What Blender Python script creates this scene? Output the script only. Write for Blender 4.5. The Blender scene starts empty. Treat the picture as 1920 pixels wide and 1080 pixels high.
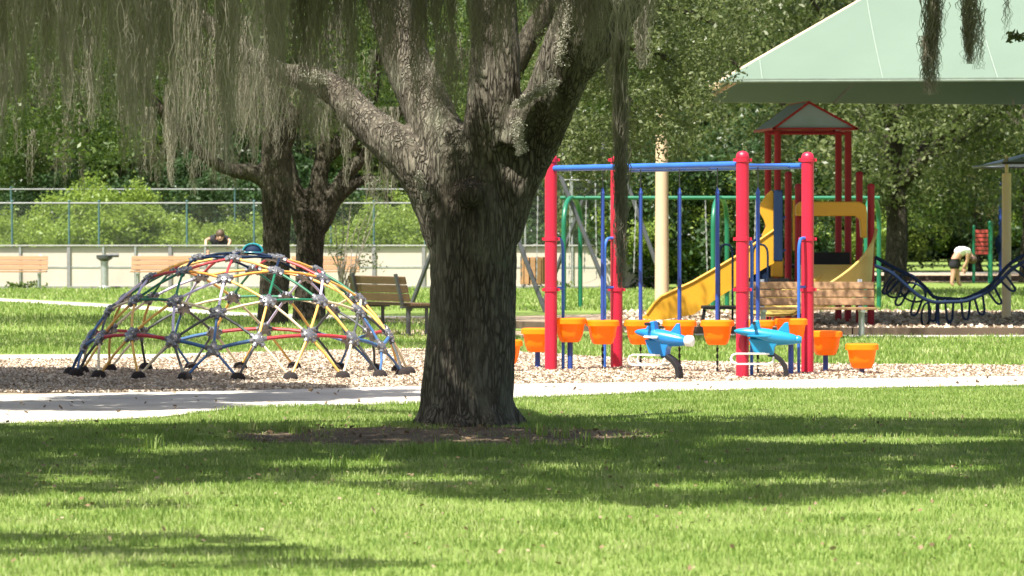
import bpy, math, random
import numpy as np
from mathutils import Vector, Matrix, noise as mn
R = math.radians
rng = np.random.default_rng(7)
rnd = random.Random(11)
scene = bpy.context.scene

# ------------------------------------------------------------------ camera, world, sun, exposure
F, H, YH = 8000.0, 1.45, 433.0          # focal length in photo pixels, eye height, horizon row
PITCH = math.atan((540 - YH) / F)
cam_d = bpy.data.cameras.new('camera'); cam = bpy.data.objects.new('camera', cam_d)
scene.collection.objects.link(cam); scene.camera = cam
cam_d.sensor_width = 36; cam_d.lens = 36 * F / 1920; cam_d.clip_start = 0.5; cam_d.clip_end = 3000
cam_d.dof.use_dof = True; cam_d.dof.focus_distance = 37; cam_d.dof.aperture_fstop = 8.0
cam.location = (0, 0, H); cam.rotation_euler = (math.pi / 2 - PITCH, 0, 0)

SUN_EL, SUN_AZ = R(62), R(145)           # high sun from the left, a little behind the camera
SD = Vector((-math.sin(SUN_AZ) * math.cos(SUN_EL), math.cos(SUN_AZ) * math.cos(SUN_EL), math.sin(SUN_EL)))
world = bpy.data.worlds.new('World'); scene.world = world; world.use_nodes = True
nt = world.node_tree; nt.nodes.clear()
sky = nt.nodes.new('ShaderNodeTexSky'); sky.sky_type = 'NISHITA'; sky.sun_disc = False
sky.sun_elevation = SUN_EL; sky.sun_rotation = -SUN_AZ
sky.air_density = 1.0; sky.dust_density = 4.0; sky.ozone_density = 0.5
bg = nt.nodes.new('ShaderNodeBackground'); bg.inputs['Strength'].default_value = 0.085
out = nt.nodes.new('ShaderNodeOutputWorld')
nt.links.new(sky.outputs[0], bg.inputs[0]); nt.links.new(bg.outputs[0], out.inputs[0])
sun_d = bpy.data.lights.new('sun', 'SUN'); sun_d.energy = 5.0; sun_d.angle = R(0.5); sun_d.color = (1.0, 0.95, 0.86)
sun = bpy.data.objects.new('sun', sun_d); scene.collection.objects.link(sun)
sun.rotation_euler = SD.to_track_quat('Z', 'Y').to_euler()
scene.view_settings.view_transform = 'Standard'; scene.view_settings.look = 'None'
scene.view_settings.exposure = 1.35; scene.view_settings.gamma = 1; scene.view_settings.use_curve_mapping = False
scene.cycles.max_bounces = 8; scene.cycles.diffuse_bounces = 4; scene.cycles.transmission_bounces = 4
scene.cycles.transparent_max_bounces = 8; scene.cycles.use_denoising = True
C = scene.collection

# ------------------------------------------------------------------ helpers
def W(px, py, d):
    "point at distance d whose place in the 1920x1080 photograph is px, py"
    u, v = (px - 960) / F, (540 - py) / F
    yc = v * math.sin(PITCH) + math.cos(PITCH); zc = v * math.cos(PITCH) - math.sin(PITCH)
    t = d / yc
    return Vector((u * t, d, H + zc * t))
def gd(py): return H * F / (py - YH)
def Gp(px, py):
    p = W(px, py, gd(py)); p.z = 0; return p
def to_px(x, y): return 960 + x / y * F, YH + H * F / y   # ground point -> pixel

class MB:
    def __init__(s): s.v = []; s.f = []
    def add(s, vs, fs):
        n = len(s.v); s.v += [Vector(v) for v in vs]; s.f += [[i + n for i in f] for f in fs]; return s
    def box(s, c, size, rot=None):
        c = Vector(c); hx, hy, hz = [q / 2 for q in size]
        vs = [Vector((x, y, z)) for z in (-hz, hz) for y in (-hy, hy) for x in (-hx, hx)]
        if rot is not None: vs = [rot @ v for v in vs]
        return s.add([v + c for v in vs], [(0, 2, 3, 1), (4, 5, 7, 6), (0, 1, 5, 4), (2, 6, 7, 3), (0, 4, 6, 2), (1, 3, 7, 5)])
    def bar(s, a, b, w, t, up=(0, 0, 1)):
        a, b = Vector(a), Vector(b); d = b - a
        x = d.normalized(); y = Vector(up).cross(x)
        if y.length < 1e-4: y = Vector((1, 0, 0)).cross(x)
        y.normalize(); z = x.cross(y)
        return s.box((a + b) / 2, (d.length, w, t), Matrix((x, y, z)).transposed())
    def tube(s, pts, r, seg=8, cap=True):
        pts = [Vector(p) for p in pts]; n = len(pts)
        rs = r if isinstance(r, (list, tuple)) else [r] * n
        prev = None; vs = []; fs = []
        for i, p in enumerate(pts):
            t = (pts[min(i + 1, n - 1)] - pts[max(i - 1, 0)]).normalized()
            if prev is None:
                u = t.orthogonal().normalized()
            else:
                u = (prev - t * prev.dot(t))
                u = u.normalized() if u.length > 1e-5 else t.orthogonal().normalized()
            prev = u; w = t.cross(u)
            for k in range(seg):
                a = 2 * math.pi * k / seg
                vs.append(p + (u * math.cos(a) + w * math.sin(a)) * rs[i])
        for i in range(n - 1):
            for k in range(seg):
                k2 = (k + 1) % seg
                fs.append((i * seg + k, i * seg + k2, (i + 1) * seg + k2, (i + 1) * seg + k))
        if cap:
            fs.append(tuple(range(seg - 1, -1, -1))); fs.append(tuple((n - 1) * seg + k for k in range(seg)))
        return s.add(vs, fs)
    def loft(s, rings, cap0=True, cap1=True):
        seg = len(rings[0]); vs = [v for r in rings for v in r]; fs = []
        for i in range(len(rings) - 1):
            for k in range(seg):
                k2 = (k + 1) % seg
                fs.append((i * seg + k, i * seg + k2, (i + 1) * seg + k2, (i + 1) * seg + k))
        if cap0: fs.append(tuple(range(seg - 1, -1, -1)))
        if cap1: fs.append(tuple((len(rings) - 1) * seg + k for k in range(seg)))
        return s.add(vs, fs)
    def lathe(s, c, prof, seg=16, cap0=True, cap1=True):
        c = Vector(c)
        return s.loft([[c + Vector((r * math.cos(2 * math.pi * k / seg), r * math.sin(2 * math.pi * k / seg), z)) for k in range(seg)] for r, z in prof], cap0, cap1)
    def ball(s, c, r, seg=12, rings=8, sc=(1, 1, 1)):
        c = Vector(c); rr = []
        for i in range(rings + 1):
            a = math.pi * i / rings; q = max(math.sin(a), 0.001) * r
            rr.append([c + Vector((q * math.cos(2 * math.pi * k / seg) * sc[0], q * math.sin(2 * math.pi * k / seg) * sc[1], -math.cos(a) * r * sc[2])) for k in range(seg)])
        return s.loft(rr)
    def extr(s, poly, off):
        "poly: 3-d outline, off: thickness vector"
        n = len(poly); a = [Vector(p) for p in poly]; b = [p + Vector(off) for p in a]
        fs = [tuple(range(n)), tuple(range(2 * n - 1, n - 1, -1))] + [(i, i + n, (i + 1) % n + n, (i + 1) % n) for i in range(n)]
        return s.add(a + b, fs)
    def sheet(s, grid, thick=0.0):
        m, n = len(grid), len(grid[0]); vs = [Vector(v) for r in grid for v in r]
        fs = [(i * n + j, i * n + j + 1, (i + 1) * n + j + 1, (i + 1) * n + j) for i in range(m - 1) for j in range(n - 1)]
        return s.add(vs, fs)

ORG = {}
def link(o, parent=None):
    C.objects.link(o)
    if parent is not None: o.parent = parent
    return o
def origin_of(o): return ORG.get(o.name, Vector((0, 0, 0))) if o is not None else Vector((0, 0, 0))
def obj(name, mb, mat, parent=None, smooth=False, kind=None, label=None, org=None, bevel=0):
    "mb holds world coordinates; the object keeps its parent's origin (or org)"
    me = bpy.data.meshes.new(name)
    if org is None: org = origin_of(parent)
    org = Vector(org)
    me.from_pydata([tuple(v - org) for v in mb.v], [], mb.f)
    me.materials.append(mat)
    if smooth:
        me.shade_smooth()
        try: me.set_sharp_from_angle(angle=R(40))
        except Exception: pass
    o = bpy.data.objects.new(name, me)
    link(o, parent)
    if parent is None: o.location = org
    ORG[o.name] = org
    if kind: o['kind'] = kind
    if label: o['label'] = label
    if bevel:
        b = o.modifiers.new('bevel', 'BEVEL'); b.width = bevel; b.segments = 2; b.limit_method = 'ANGLE'
    return o
def tag(o, label, cat=None, group=None, kind=None):
    o['label'] = label
    if cat: o['category'] = cat
    if group: o['group'] = group
    if kind: o['kind'] = kind
    return o
def thing(name, label, cat, loc, group=None, rz=0):
    o = bpy.data.objects.new(name, None); o.empty_display_size = 0.2; C.objects.link(o)
    o.location = loc; o.rotation_euler = (0, 0, rz); ORG[o.name] = Vector(loc)
    return tag(o, label, cat, group)
def local_thing(name, label, cat, group=None):
    t = thing(name, label, cat, (0, 0, 0), group); return t
def place(t, loc, rz=0, sc=1):
    t.location = loc; t.rotation_euler = (0, 0, rz); t.scale = (sc, sc, sc) if not isinstance(sc, tuple) else sc
def dup(root, loc, rz=0, sc=1, label=None):
    r = root.copy(); C.objects.link(r); place(r, loc, rz, sc)
    if label: r['label'] = label
    for ch in list(root.children):
        c = ch.copy(); C.objects.link(c); c.parent = r
        for g in list(ch.children):
            d = g.copy(); C.objects.link(d); d.parent = c
    return r
def np_mesh(name, verts, faces, mat, parent=None, kind=None, org=None, smooth=False):
    "verts (n,3), faces (m,k) numpy"
    org = origin_of(parent) if org is None else Vector(org)
    verts = verts - np.array(org)[None, :]
    me = bpy.data.meshes.new(name); m, k = faces.shape
    me.vertices.add(len(verts)); me.vertices.foreach_set('co', verts.astype(np.float32).ravel())
    me.loops.add(m * k); me.loops.foreach_set('vertex_index', faces.astype(np.int32).ravel())
    me.polygons.add(m); me.polygons.foreach_set('loop_start', np.arange(0, m * k, k, dtype=np.int32))
    try: me.polygons.foreach_set('loop_total', np.full(m, k, dtype=np.int32))
    except Exception: pass
    me.update(calc_edges=True); me.materials.append(mat)
    if smooth: me.shade_smooth()
    o = bpy.data.objects.new(name, me); link(o, parent)
    if parent is None: o.location = org
    ORG[o.name] = org
    if kind: o['kind'] = kind
    return o

# ------------------------------------------------------------------ materials
def new_mat(name):
    m = bpy.data.materials.new(name); m.use_nodes = True; t = m.node_tree; t.nodes.clear()
    o = t.nodes.new('ShaderNodeOutputMaterial'); return m, t, o
def N(t, kind, **kw):
    n = t.nodes.new(kind)
    for k, v in kw.items():
        if k in n.inputs: n.inputs[k].default_value = v
        else: setattr(n, k, v)
    return n
def coords(t, scale=(1, 1, 1), which='Object'):
    tc = N(t, 'ShaderNodeTexCoord'); mp = N(t, 'ShaderNodeMapping'); mp.inputs['Scale'].default_value = scale
    t.links.new(tc.outputs[which], mp.inputs[0]); return mp.outputs[0]
def ramp(t, fac, stops):
    r = N(t, 'ShaderNodeValToRGB'); e = r.color_ramp.elements
    while len(e) < len(stops): e.new(0.5)
    for q, (p, c) in zip(e, stops): q.position = p; q.color = (*c, 1) if len(c) == 3 else c
    t.links.new(fac, r.inputs[0]); return r.outputs[0]
def paint(name, col, rough=0.4, metal=0.0, var=0.12, scale=6.0, bump=0.0, bscale=40.0, trans=0.0, stretch=(1, 1, 1), dirt=0.0):
    m, t, o = new_mat(name); co = coords(t, stretch)
    n = N(t, 'ShaderNodeTexNoise', Scale=scale, Detail=5.0, Roughness=0.6); t.links.new(co, n.inputs[0])
    lo = tuple(c * (1 - var) for c in col); hi = tuple(min(1, c * (1 + var)) for c in col)
    c = ramp(t, n.outputs['Fac'], [(0.3, lo), (0.7, hi)])
    if dirt:
        n2 = N(t, 'ShaderNodeTexNoise', Scale=scale * 2.3, Detail=8.0, Roughness=0.75); t.links.new(co, n2.inputs[0])
        mx = N(t, 'ShaderNodeMix', data_type='RGBA'); f = ramp(t, n2.outputs['Fac'], [(0.5, (0, 0, 0)), (0.72, (dirt,) * 3)])
        t.links.new(f, mx.inputs[0]); t.links.new(c, mx.inputs[6]); mx.inputs[7].default_value = (0.12, 0.10, 0.07, 1); c = mx.outputs[2]
    p = N(t, 'ShaderNodeBsdfPrincipled', Roughness=rough, Metallic=metal); t.links.new(c, p.inputs['Base Color'])
    if bump:
        b = N(t, 'ShaderNodeTexNoise', Scale=bscale, Detail=6.0); t.links.new(co, b.inputs[0])
        bb = N(t, 'ShaderNodeBump', Strength=bump, Distance=0.01); t.links.new(b.outputs['Fac'], bb.inputs['Height']); t.links.new(bb.outputs[0], p.inputs['Normal'])
    if trans:
        tr = N(t, 'ShaderNodeBsdfTranslucent'); t.links.new(c, tr.inputs[0])
        mx = N(t, 'ShaderNodeMixShader', Fac=trans); t.links.new(p.outputs[0], mx.inputs[1]); t.links.new(tr.outputs[0], mx.inputs[2]); t.links.new(mx.outputs[0], o.inputs[0])
    else: t.links.new(p.outputs[0], o.inputs[0])
    return m
def leaf_mat(name, stops, trans=0.35, rough=0.4, tcol=(0.30, 0.45, 0.06), spec=0.5, ns=0.9, nm=0.5, no=0.0):
    m, t, o = new_mat(name)
    g = N(t, 'ShaderNodeNewGeometry'); tc = N(t, 'ShaderNodeTexCoord')
    n = N(t, 'ShaderNodeTexNoise', Scale=ns, Detail=4.0); t.links.new(tc.outputs['Object'], n.inputs[0])
    a = N(t, 'ShaderNodeMath', operation='MULTIPLY_ADD'); t.links.new(g.outputs['Random Per Island'], a.inputs[0]); a.inputs[1].default_value = 0.6
    b = N(t, 'ShaderNodeMath', operation='MULTIPLY'); t.links.new(n.outputs['Fac'], b.inputs[0]); b.inputs[1].default_value = nm
    b2_ = N(t, 'ShaderNodeMath', operation='SUBTRACT'); t.links.new(b.outputs[0], b2_.inputs[0]); b2_.inputs[1].default_value = no
    t.links.new(b2_.outputs[0], a.inputs[2])
    c = ramp(t, a.outputs[0], [(i / (len(stops) - 1) * 0.8 + 0.1, s) for i, s in enumerate(stops)])
    p = N(t, 'ShaderNodeBsdfPrincipled', Roughness=rough); p.inputs['Specular IOR Level'].default_value = spec
    t.links.new(c, p.inputs['Base Color'])
    tr = N(t, 'ShaderNodeBsdfTranslucent')
    mc = N(t, 'ShaderNodeMix', data_type='RGBA'); mc.inputs[0].default_value = 0.6; t.links.new(c, mc.inputs[6]); mc.inputs[7].default_value = (*tcol, 1)
    t.links.new(mc.outputs[2], tr.inputs[0])
    mx = N(t, 'ShaderNodeMixShader', Fac=trans); t.links.new(p.outputs[0], mx.inputs[1]); t.links.new(tr.outputs[0], mx.inputs[2]); t.links.new(mx.outputs[0], o.inputs[0])
    return m
def bark_mat(name, dark, mid, light, lichen=0.3, bump=1.0, zs=0.17, scale=34):
    m, t, o = new_mat(name); co = coords(t, (1, 1, zs))
    dn = N(t, 'ShaderNodeTexNoise', Scale=9.0, Detail=5.0); t.links.new(co, dn.inputs[0])
    md = N(t, 'ShaderNodeVectorMath', operation='MULTIPLY_ADD'); t.links.new(dn.outputs['Color'], md.inputs[0]); md.inputs[1].default_value = (0.16, 0.16, 0.10); t.links.new(co, md.inputs[2])
    v = N(t, 'ShaderNodeTexVoronoi', feature='DISTANCE_TO_EDGE', Scale=float(scale)); t.links.new(md.outputs[0], v.inputs['Vector'])
    v2 = N(t, 'ShaderNodeTexVoronoi', Scale=float(scale)); t.links.new(md.outputs[0], v2.inputs['Vector'])
    n = N(t, 'ShaderNodeTexNoise', Scale=26.0, Detail=9.0, Roughness=0.75); t.links.new(co, n.inputs[0])
    edge = ramp(t, v.outputs['Distance'], [(0.0, (0, 0, 0)), (0.2, (0.8, 0.8, 0.8)), (0.5, (1, 1, 1))])
    nb = N(t, 'ShaderNodeTexNoise', Scale=8.0, Detail=5.0, Roughness=0.65); t.links.new(co, nb.inputs[0])
    mxm = N(t, 'ShaderNodeMath', operation='MAXIMUM'); t.links.new(edge, mxm.inputs[0]); t.links.new(ramp(t, nb.outputs['Fac'], [(0.46, (0, 0, 0)), (0.62, (0.5, 0.5, 0.5))]), mxm.inputs[1]); edge = mxm.outputs[0]
    c1 = ramp(t, n.outputs['Fac'], [(0.3, mid), (0.7, light)])
    mx = N(t, 'ShaderNodeMix', data_type='RGBA'); t.links.new(edge, mx.inputs[0]); mx.inputs[6].default_value = (*dark, 1); t.links.new(c1, mx.inputs[7])
    # flat grey-green lichen blotches growing on the bark
    co2 = coords(t, (1, 1, 0.8)); l = N(t, 'ShaderNodeTexNoise', Scale=3.2, Detail=7.0, Roughness=0.7); t.links.new(co2, l.inputs[0])
    lf = ramp(t, l.outputs['Fac'], [(0.52, (0, 0, 0)), (0.66, (lichen,) * 3)])
    m2 = N(t, 'ShaderNodeMix', data_type='RGBA'); t.links.new(lf, m2.inputs[0]); t.links.new(mx.outputs[2], m2.inputs[6]); m2.inputs[7].default_value = (0.20, 0.21, 0.15, 1)
    big = N(t, 'ShaderNodeTexNoise', Scale=1.7, Detail=6.0, Roughness=0.6); t.links.new(coords(t, (1, 1, 0.45)), big.inputs[0])
    bf = ramp(t, big.outputs['Fac'], [(0.33, (0.55, 0.52, 0.48)), (0.5, (1, 1, 1)), (0.68, (1.0, 1.0, 0.97))])
    m3 = N(t, 'ShaderNodeMix', data_type='RGBA', blend_type='MULTIPLY'); m3.inputs[0].default_value = 1.0; t.links.new(m2.outputs[2], m3.inputs[6]); t.links.new(bf, m3.inputs[7])
    p = N(t, 'ShaderNodeBsdfPrincipled', Roughness=0.9); p.inputs['Specular IOR Level'].default_value = 0.2
    t.links.new(m3.outputs[2], p.inputs['Base Color'])
    hm = N(t, 'ShaderNodeMath', operation='MULTIPLY_ADD'); t.links.new(edge, hm.inputs[0]); hm.inputs[1].default_value = 1.0
    hn = N(t, 'ShaderNodeMath', operation='MULTIPLY'); t.links.new(n.outputs['Fac'], hn.inputs[0]); hn.inputs[1].default_value = 0.7; t.links.new(hn.outputs[0], hm.inputs[2])
    b = N(t, 'ShaderNodeBump', Strength=bump, Distance=0.02); t.links.new(hm.outputs[0], b.inputs['Height']); t.links.new(b.outputs[0], p.inputs['Normal'])
    t.links.new(p.outputs[0], o.inputs[0]); return m
def ground_mat(name, stops, scale=3.0, fine=60.0, bump=0.4, rough=0.95, stretch=(1, 1, 1)):
    m, t, o = new_mat(name); co = coords(t, stretch)
    n = N(t, 'ShaderNodeTexNoise', Scale=scale, Detail=9.0, Roughness=0.65); t.links.new(co, n.inputs[0])
    n2 = N(t, 'ShaderNodeTexNoise', Scale=fine, Detail=4.0, Roughness=0.7); t.links.new(co, n2.inputs[0])
    a = N(t, 'ShaderNodeMath', operation='ADD'); t.links.new(n.outputs['Fac'], a.inputs[0]); t.links.new(n2.outputs['Fac'], a.inputs[1])
    h = N(t, 'ShaderNodeMath', operation='MULTIPLY'); t.links.new(a.outputs[0], h.inputs[0]); h.inputs[1].default_value = 0.5
    c = ramp(t, h.outputs[0], [(0.34 + 0.32 * i / (len(stops) - 1), s) for i, s in enumerate(stops)])
    p = N(t, 'ShaderNodeBsdfPrincipled', Roughness=rough); p.inputs['Specular IOR Level'].default_value = 0.15; t.links.new(c, p.inputs['Base Color'])
    b = N(t, 'ShaderNodeBump', Strength=bump, Distance=0.03); t.links.new(n2.outputs['Fac'], b.inputs['Height']); t.links.new(b.outputs[0], p.inputs['Normal'])
    t.links.new(p.outputs[0], o.inputs[0]); return m

M = {}
M['lawn'] = ground_mat('lawn_soil', [(0.08, 0.11, 0.028), (0.14, 0.20, 0.045), (0.22, 0.27, 0.085)], 1.2, 30)
M['path'] = ground_mat('pale_concrete', [(0.25, 0.23, 0.20), (0.41, 0.385, 0.34), (0.52, 0.49, 0.43)], 1.6, 70, 0.15)
M['mulch'] = ground_mat('wood_mulch', [(0.22, 0.16, 0.11), (0.36, 0.28, 0.20), (0.48, 0.39, 0.29)], 2.0, 45, 0.8)
M['dirt'] = ground_mat('bare_soil', [(0.08, 0.055, 0.038), (0.16, 0.12, 0.08), (0.26, 0.2, 0.14)], 2.0, 45, 0.8)
M['grass'] = leaf_mat('grass_blade', [(0.10, 0.175, 0.035), (0.165, 0.255, 0.05), (0.235, 0.33, 0.08), (0.38, 0.41, 0.18)], 0.35, 0.55, (0.36, 0.50, 0.08), 0.3, 1.3, 1.5, 0.5)
M['chip'] = leaf_mat('wood_chip', [(0.20, 0.15, 0.11), (0.36, 0.29, 0.22), (0.48, 0.41, 0.32), (0.58, 0.51, 0.42)], 0.0, 0.9, (0.3, 0.2, 0.1), 0.2)
M['litter'] = leaf_mat('dry_leaf', [(0.09, 0.06, 0.035), (0.2, 0.14, 0.08), (0.34, 0.28, 0.19)], 0.05, 0.9, (0.3, 0.2, 0.1), 0.2)
M['oak_leaf'] = leaf_mat('oak_leaf', [(0.022, 0.042, 0.014), (0.045, 0.08, 0.022), (0.08, 0.12, 0.034), (0.13, 0.165, 0.05)], 0.36, 0.42, (0.22, 0.34, 0.05))
M['olive_leaf'] = leaf_mat('olive_leaf', [(0.032, 0.045, 0.018), (0.062, 0.08, 0.03), (0.10, 0.122, 0.045), (0.15, 0.17, 0.075)], 0.3, 0.4, (0.20, 0.27, 0.07))
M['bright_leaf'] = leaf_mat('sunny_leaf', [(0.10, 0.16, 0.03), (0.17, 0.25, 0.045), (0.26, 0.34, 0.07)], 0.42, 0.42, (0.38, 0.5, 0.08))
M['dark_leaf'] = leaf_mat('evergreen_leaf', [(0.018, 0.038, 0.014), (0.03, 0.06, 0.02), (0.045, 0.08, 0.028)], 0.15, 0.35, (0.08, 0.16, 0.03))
M['moss'] = leaf_mat('hanging_moss', [(0.15, 0.14, 0.105), (0.24, 0.225, 0.175), (0.36, 0.34, 0.275)], 0.35, 0.95, (0.28, 0.255, 0.17), 0.1)
M['tuft'] = leaf_mat('lichen_lit_bark_tuft', [(0.22, 0.22, 0.16), (0.34, 0.33, 0.26), (0.45, 0.44, 0.36)], 0.25, 0.95, (0.35, 0.34, 0.25), 0.1)  # pale tones serve for lichen and for sunlit bark
M['bark'] = bark_mat('grey_oak_bark', (0.05, 0.042, 0.032), (0.11, 0.096, 0.073), (0.235, 0.215, 0.17), 0.55, 1.0)
M['bark2'] = bark_mat('brown_oak_bark', (0.022, 0.018, 0.013), (0.058, 0.049, 0.036), (0.10, 0.088, 0.064), 0.15, 0.8, 0.25, 26)
M['twig'] = paint('grey_twig', (0.16, 0.14, 0.11), 0.9, var=0.3, scale=20)
M['red'] = paint('red_powder_coat', (0.47, 0.014, 0.042), 0.38, var=0.06, scale=3, bump=0.1, bscale=60)
M['darkred'] = paint('dark_red_coat', (0.30, 0.018, 0.03), 0.45, var=0.12, scale=3)  # deeper red than the bridge posts
M['blue'] = paint('blue_powder_coat', (0.03, 0.12, 0.44), 0.35, var=0.1, scale=4)
M['fadedblue'] = paint('sun_faded_blue_coat', (0.045, 0.12, 0.27), 0.45, var=0.2, scale=5)
M['fadedred'] = paint('sun_faded_red_coat', (0.42, 0.035, 0.045), 0.45, var=0.2, scale=5)
M['timber'] = paint('dark_weathered_timber', (0.09, 0.062, 0.042), 0.9, var=0.3, scale=1.5, bump=0.3)
M['foot'] = paint('dark_brown_rubber', (0.016, 0.011, 0.010), 0.95, var=0.2, scale=8)
M['navy'] = paint('navy_powder_coat', (0.008, 0.019, 0.048), 0.65, var=0.12, scale=4)
M['midblue'] = paint('royal_blue_coat', (0.025, 0.06, 0.27), 0.38, var=0.1, scale=4)
M['green'] = paint('green_powder_coat', (0.012, 0.14, 0.07), 0.35, var=0.1, scale=4)
M['black'] = paint('black_rubber', (0.02, 0.02, 0.022), 0.55, var=0.2, scale=8)
M['charcoal'] = paint('charcoal_steel', (0.055, 0.06, 0.062), 0.5, var=0.2, scale=8)
M['yellow'] = paint('yellow_bar_coat', (0.72, 0.42, 0.10), 0.35, var=0.08, scale=4)
M['tan'] = paint('tan_bar_coat', (0.64, 0.54, 0.36), 0.4, var=0.1, scale=4)
M['lilac'] = paint('faded_lilac_coat', (0.55, 0.5, 0.68), 0.35, var=0.1, scale=4)
M['orange'] = paint('orange_bar_coat', (0.75, 0.33, 0.06), 0.35, var=0.1, scale=4)
M['pod'] = paint('orange_pod_plastic', (1.0, 0.34, 0.012), 0.35, var=0.05, scale=5, trans=0.5)
M['slide'] = paint('yellow_slide_plastic', (0.62, 0.33, 0.025), 0.33, var=0.08, scale=2, trans=0.12, dirt=0.12)
M['slidetan'] = paint('faded_slide_bed', (0.62, 0.46, 0.14), 0.35, var=0.1, scale=2, trans=0.1, dirt=0.15)
M['hub'] = paint('cast_grey_hub', (0.20, 0.20, 0.21), 0.3, metal=0.55, var=0.25, scale=20)
M['bolt'] = paint('bright_bolt', (0.7, 0.7, 0.7), 0.2, metal=1.0, var=0.1, scale=20)
M['galv'] = paint('galvanised_steel', (0.45, 0.47, 0.47), 0.4, metal=0.7, var=0.15, scale=10)
M['white_tube'] = paint('white_tube_coat', (0.75, 0.74, 0.68), 0.35, var=0.06)
M['board'] = paint('cream_board', (0.47, 0.43, 0.36), 0.6, var=0.04, scale=1.2, dirt=0.12)
M['dullrail'] = paint('dull_galvanised_rail', (0.20, 0.21, 0.205), 0.6, metal=0.2, var=0.2, scale=6)
M['caprail'] = paint('grey_cap_rail_paint', (0.33, 0.33, 0.31), 0.6, var=0.12)
M['teal'] = paint('teal_post_paint', (0.05, 0.11, 0.115), 0.5, var=0.15)
M['greypost'] = paint('grey_frame_paint', (0.20, 0.20, 0.20), 0.5, var=0.15, dirt=0.2)
M['wood'] = paint('tan_recycled_plank', (0.30, 0.165, 0.075), 0.6, var=0.16, scale=3, bump=0.3, bscale=20, stretch=(0.5, 6, 6))
M['brownwood'] = paint('brown_plank', (0.10, 0.06, 0.028), 0.6, var=0.2, scale=3, bump=0.3, bscale=20, stretch=(0.5, 6, 6))
M['beige'] = paint('beige_post_paint', (0.56, 0.44, 0.29), 0.5, var=0.08, scale=1.5, dirt=0.12)
M['cream'] = paint('cream_post_paint', (0.84, 0.68, 0.42), 0.5, var=0.08, scale=1.5, dirt=0.1)
M['canvas'] = paint('pale_green_shade_fabric', (0.125, 0.172, 0.136), 0.9, var=0.04, scale=0.8, bump=0.15, bscale=90, trans=0.04)
M['valance'] = paint('green_valance_fabric', (0.30, 0.42, 0.34), 0.8, var=0.08, scale=0.8, bump=0.15, bscale=90, trans=0.15)
M['underside_shade'] = paint('underside_shade_green', (0.095, 0.17, 0.12), 0.9, var=0.08, scale=0.8)  # darker green with the canopy underside's shade painted in
M['seam'] = paint('fabric_seam', (0.18, 0.23, 0.19), 0.8)
M['bluecanvas'] = paint('pale_blue_shade_fabric', (0.36, 0.45, 0.52), 0.8, var=0.04, trans=0.2)
M['roofpanel'] = paint('smoky_grey_roof_panel', (0.42, 0.52, 0.70), 0.3, var=0.08, scale=2, trans=0.4)
M['planeblue'] = paint('sky_blue_plastic', (0.012, 0.17, 0.46), 0.28, var=0.06, scale=5)
M['planeteal'] = paint('teal_blue_plastic', (0.012, 0.21, 0.38), 0.28, var=0.06, scale=5)
M['skin'] = paint('skin', (0.50, 0.29, 0.19), 0.55, var=0.06, scale=10)
M['darkcloth'] = paint('dark_cloth', (0.018, 0.018, 0.024), 0.9, var=0.2, scale=20)
M['whitecloth'] = paint('white_cloth', (0.85, 0.85, 0.87), 0.9, var=0.04, scale=20)
M['hair'] = paint('brown_hair', (0.07, 0.04, 0.022), 0.6, var=0.3, scale=60)
M['rednotch'] = paint('faded_red_slat', (0.38, 0.05, 0.04), 0.5, var=0.12)
M['tealcap'] = paint('teal_shell', (0.02, 0.22, 0.26), 0.35, var=0.1)

for k_, v_ in (('navy', 0.12), ('darkred', 0.25), ('canvas', 0.1), ('black', 0.25), ('oak_leaf', 0.25), ('olive_leaf', 0.25), ('bright_leaf', 0.3), ('dark_leaf', 0.2)):
    for n_ in M[k_].node_tree.nodes:
        if n_.type == 'BSDF_PRINCIPLED': n_.inputs['Specular IOR Level'].default_value = v_
# ------------------------------------------------------------------ the ground and what lies on it
def poly_sheet(name, pts, mat, z, kind='structure'):
    mb = MB(); g = [Gp(*p) for p in pts]; mb.add([(v.x, v.y, z) for v in g], [tuple(range(len(g)))])
    o = obj(name, mb, mat, kind=kind); return o
def band_sheet(name, top, bot, mat, z):
    "strip between two px polylines with the same number of points"
    mb = MB(); a = [Gp(*p) for p in top]; b = [Gp(*p) for p in bot]
    mb.sheet([[(v.x, v.y, z) for v in b], [(v.x, v.y, z) for v in a]])
    return obj(name, mb, mat, kind='structure')
g = MB(); g.add([(-900, -60, 0), (900, -60, 0), (900, 2500, 0), (-900, 2500, 0)], [(0, 1, 2, 3)])
obj('lawn', g, M['lawn'], kind='structure')
XS = [-1500, -300, 0, 150, 300, 450, 750, 960, 1130, 1300, 1600, 1920, 2300, 3600]
PT = [757, 748, 742, 739, 736, 733, 726, 721, 719, 717, 711, 706, 700, 682]
PB = [800, 799, 796, 791, 784, 766, 759, 748, 741, 734, 729, 724, 718, 700]
MT = [684, 680, 677, 676, 674, 664, 656, 662, 672, 681, 686, 688, 686, 676]
band_sheet('mulch_bed', list(zip(XS, MT)), list(zip(XS, [p + 1 for p in PT])), M['mulch'], 0.004)
band_sheet('footpath', list(zip(XS, PT)), list(zip(XS, PB)), M['path'], 0.008)
band_sheet('rear_footpath', [(-1500, 660), (0, 666), (300, 665), (560, 657), (800, 650), (1000, 648)], [(-1500, 672), (0, 676.5), (300, 673.5), (560, 658.5), (800, 655), (1000, 649)], M['path'], 0.006)
band_sheet('thin_footpath', [(-900, 540), (0, 560), (250, 573), (460, 587), (640, 592), (860, 594), (1100, 592)], [(-900, 543), (0, 565), (250, 580), (460, 594), (640, 599), (860, 600), (1100, 596)], M['path'], 0.006)
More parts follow.
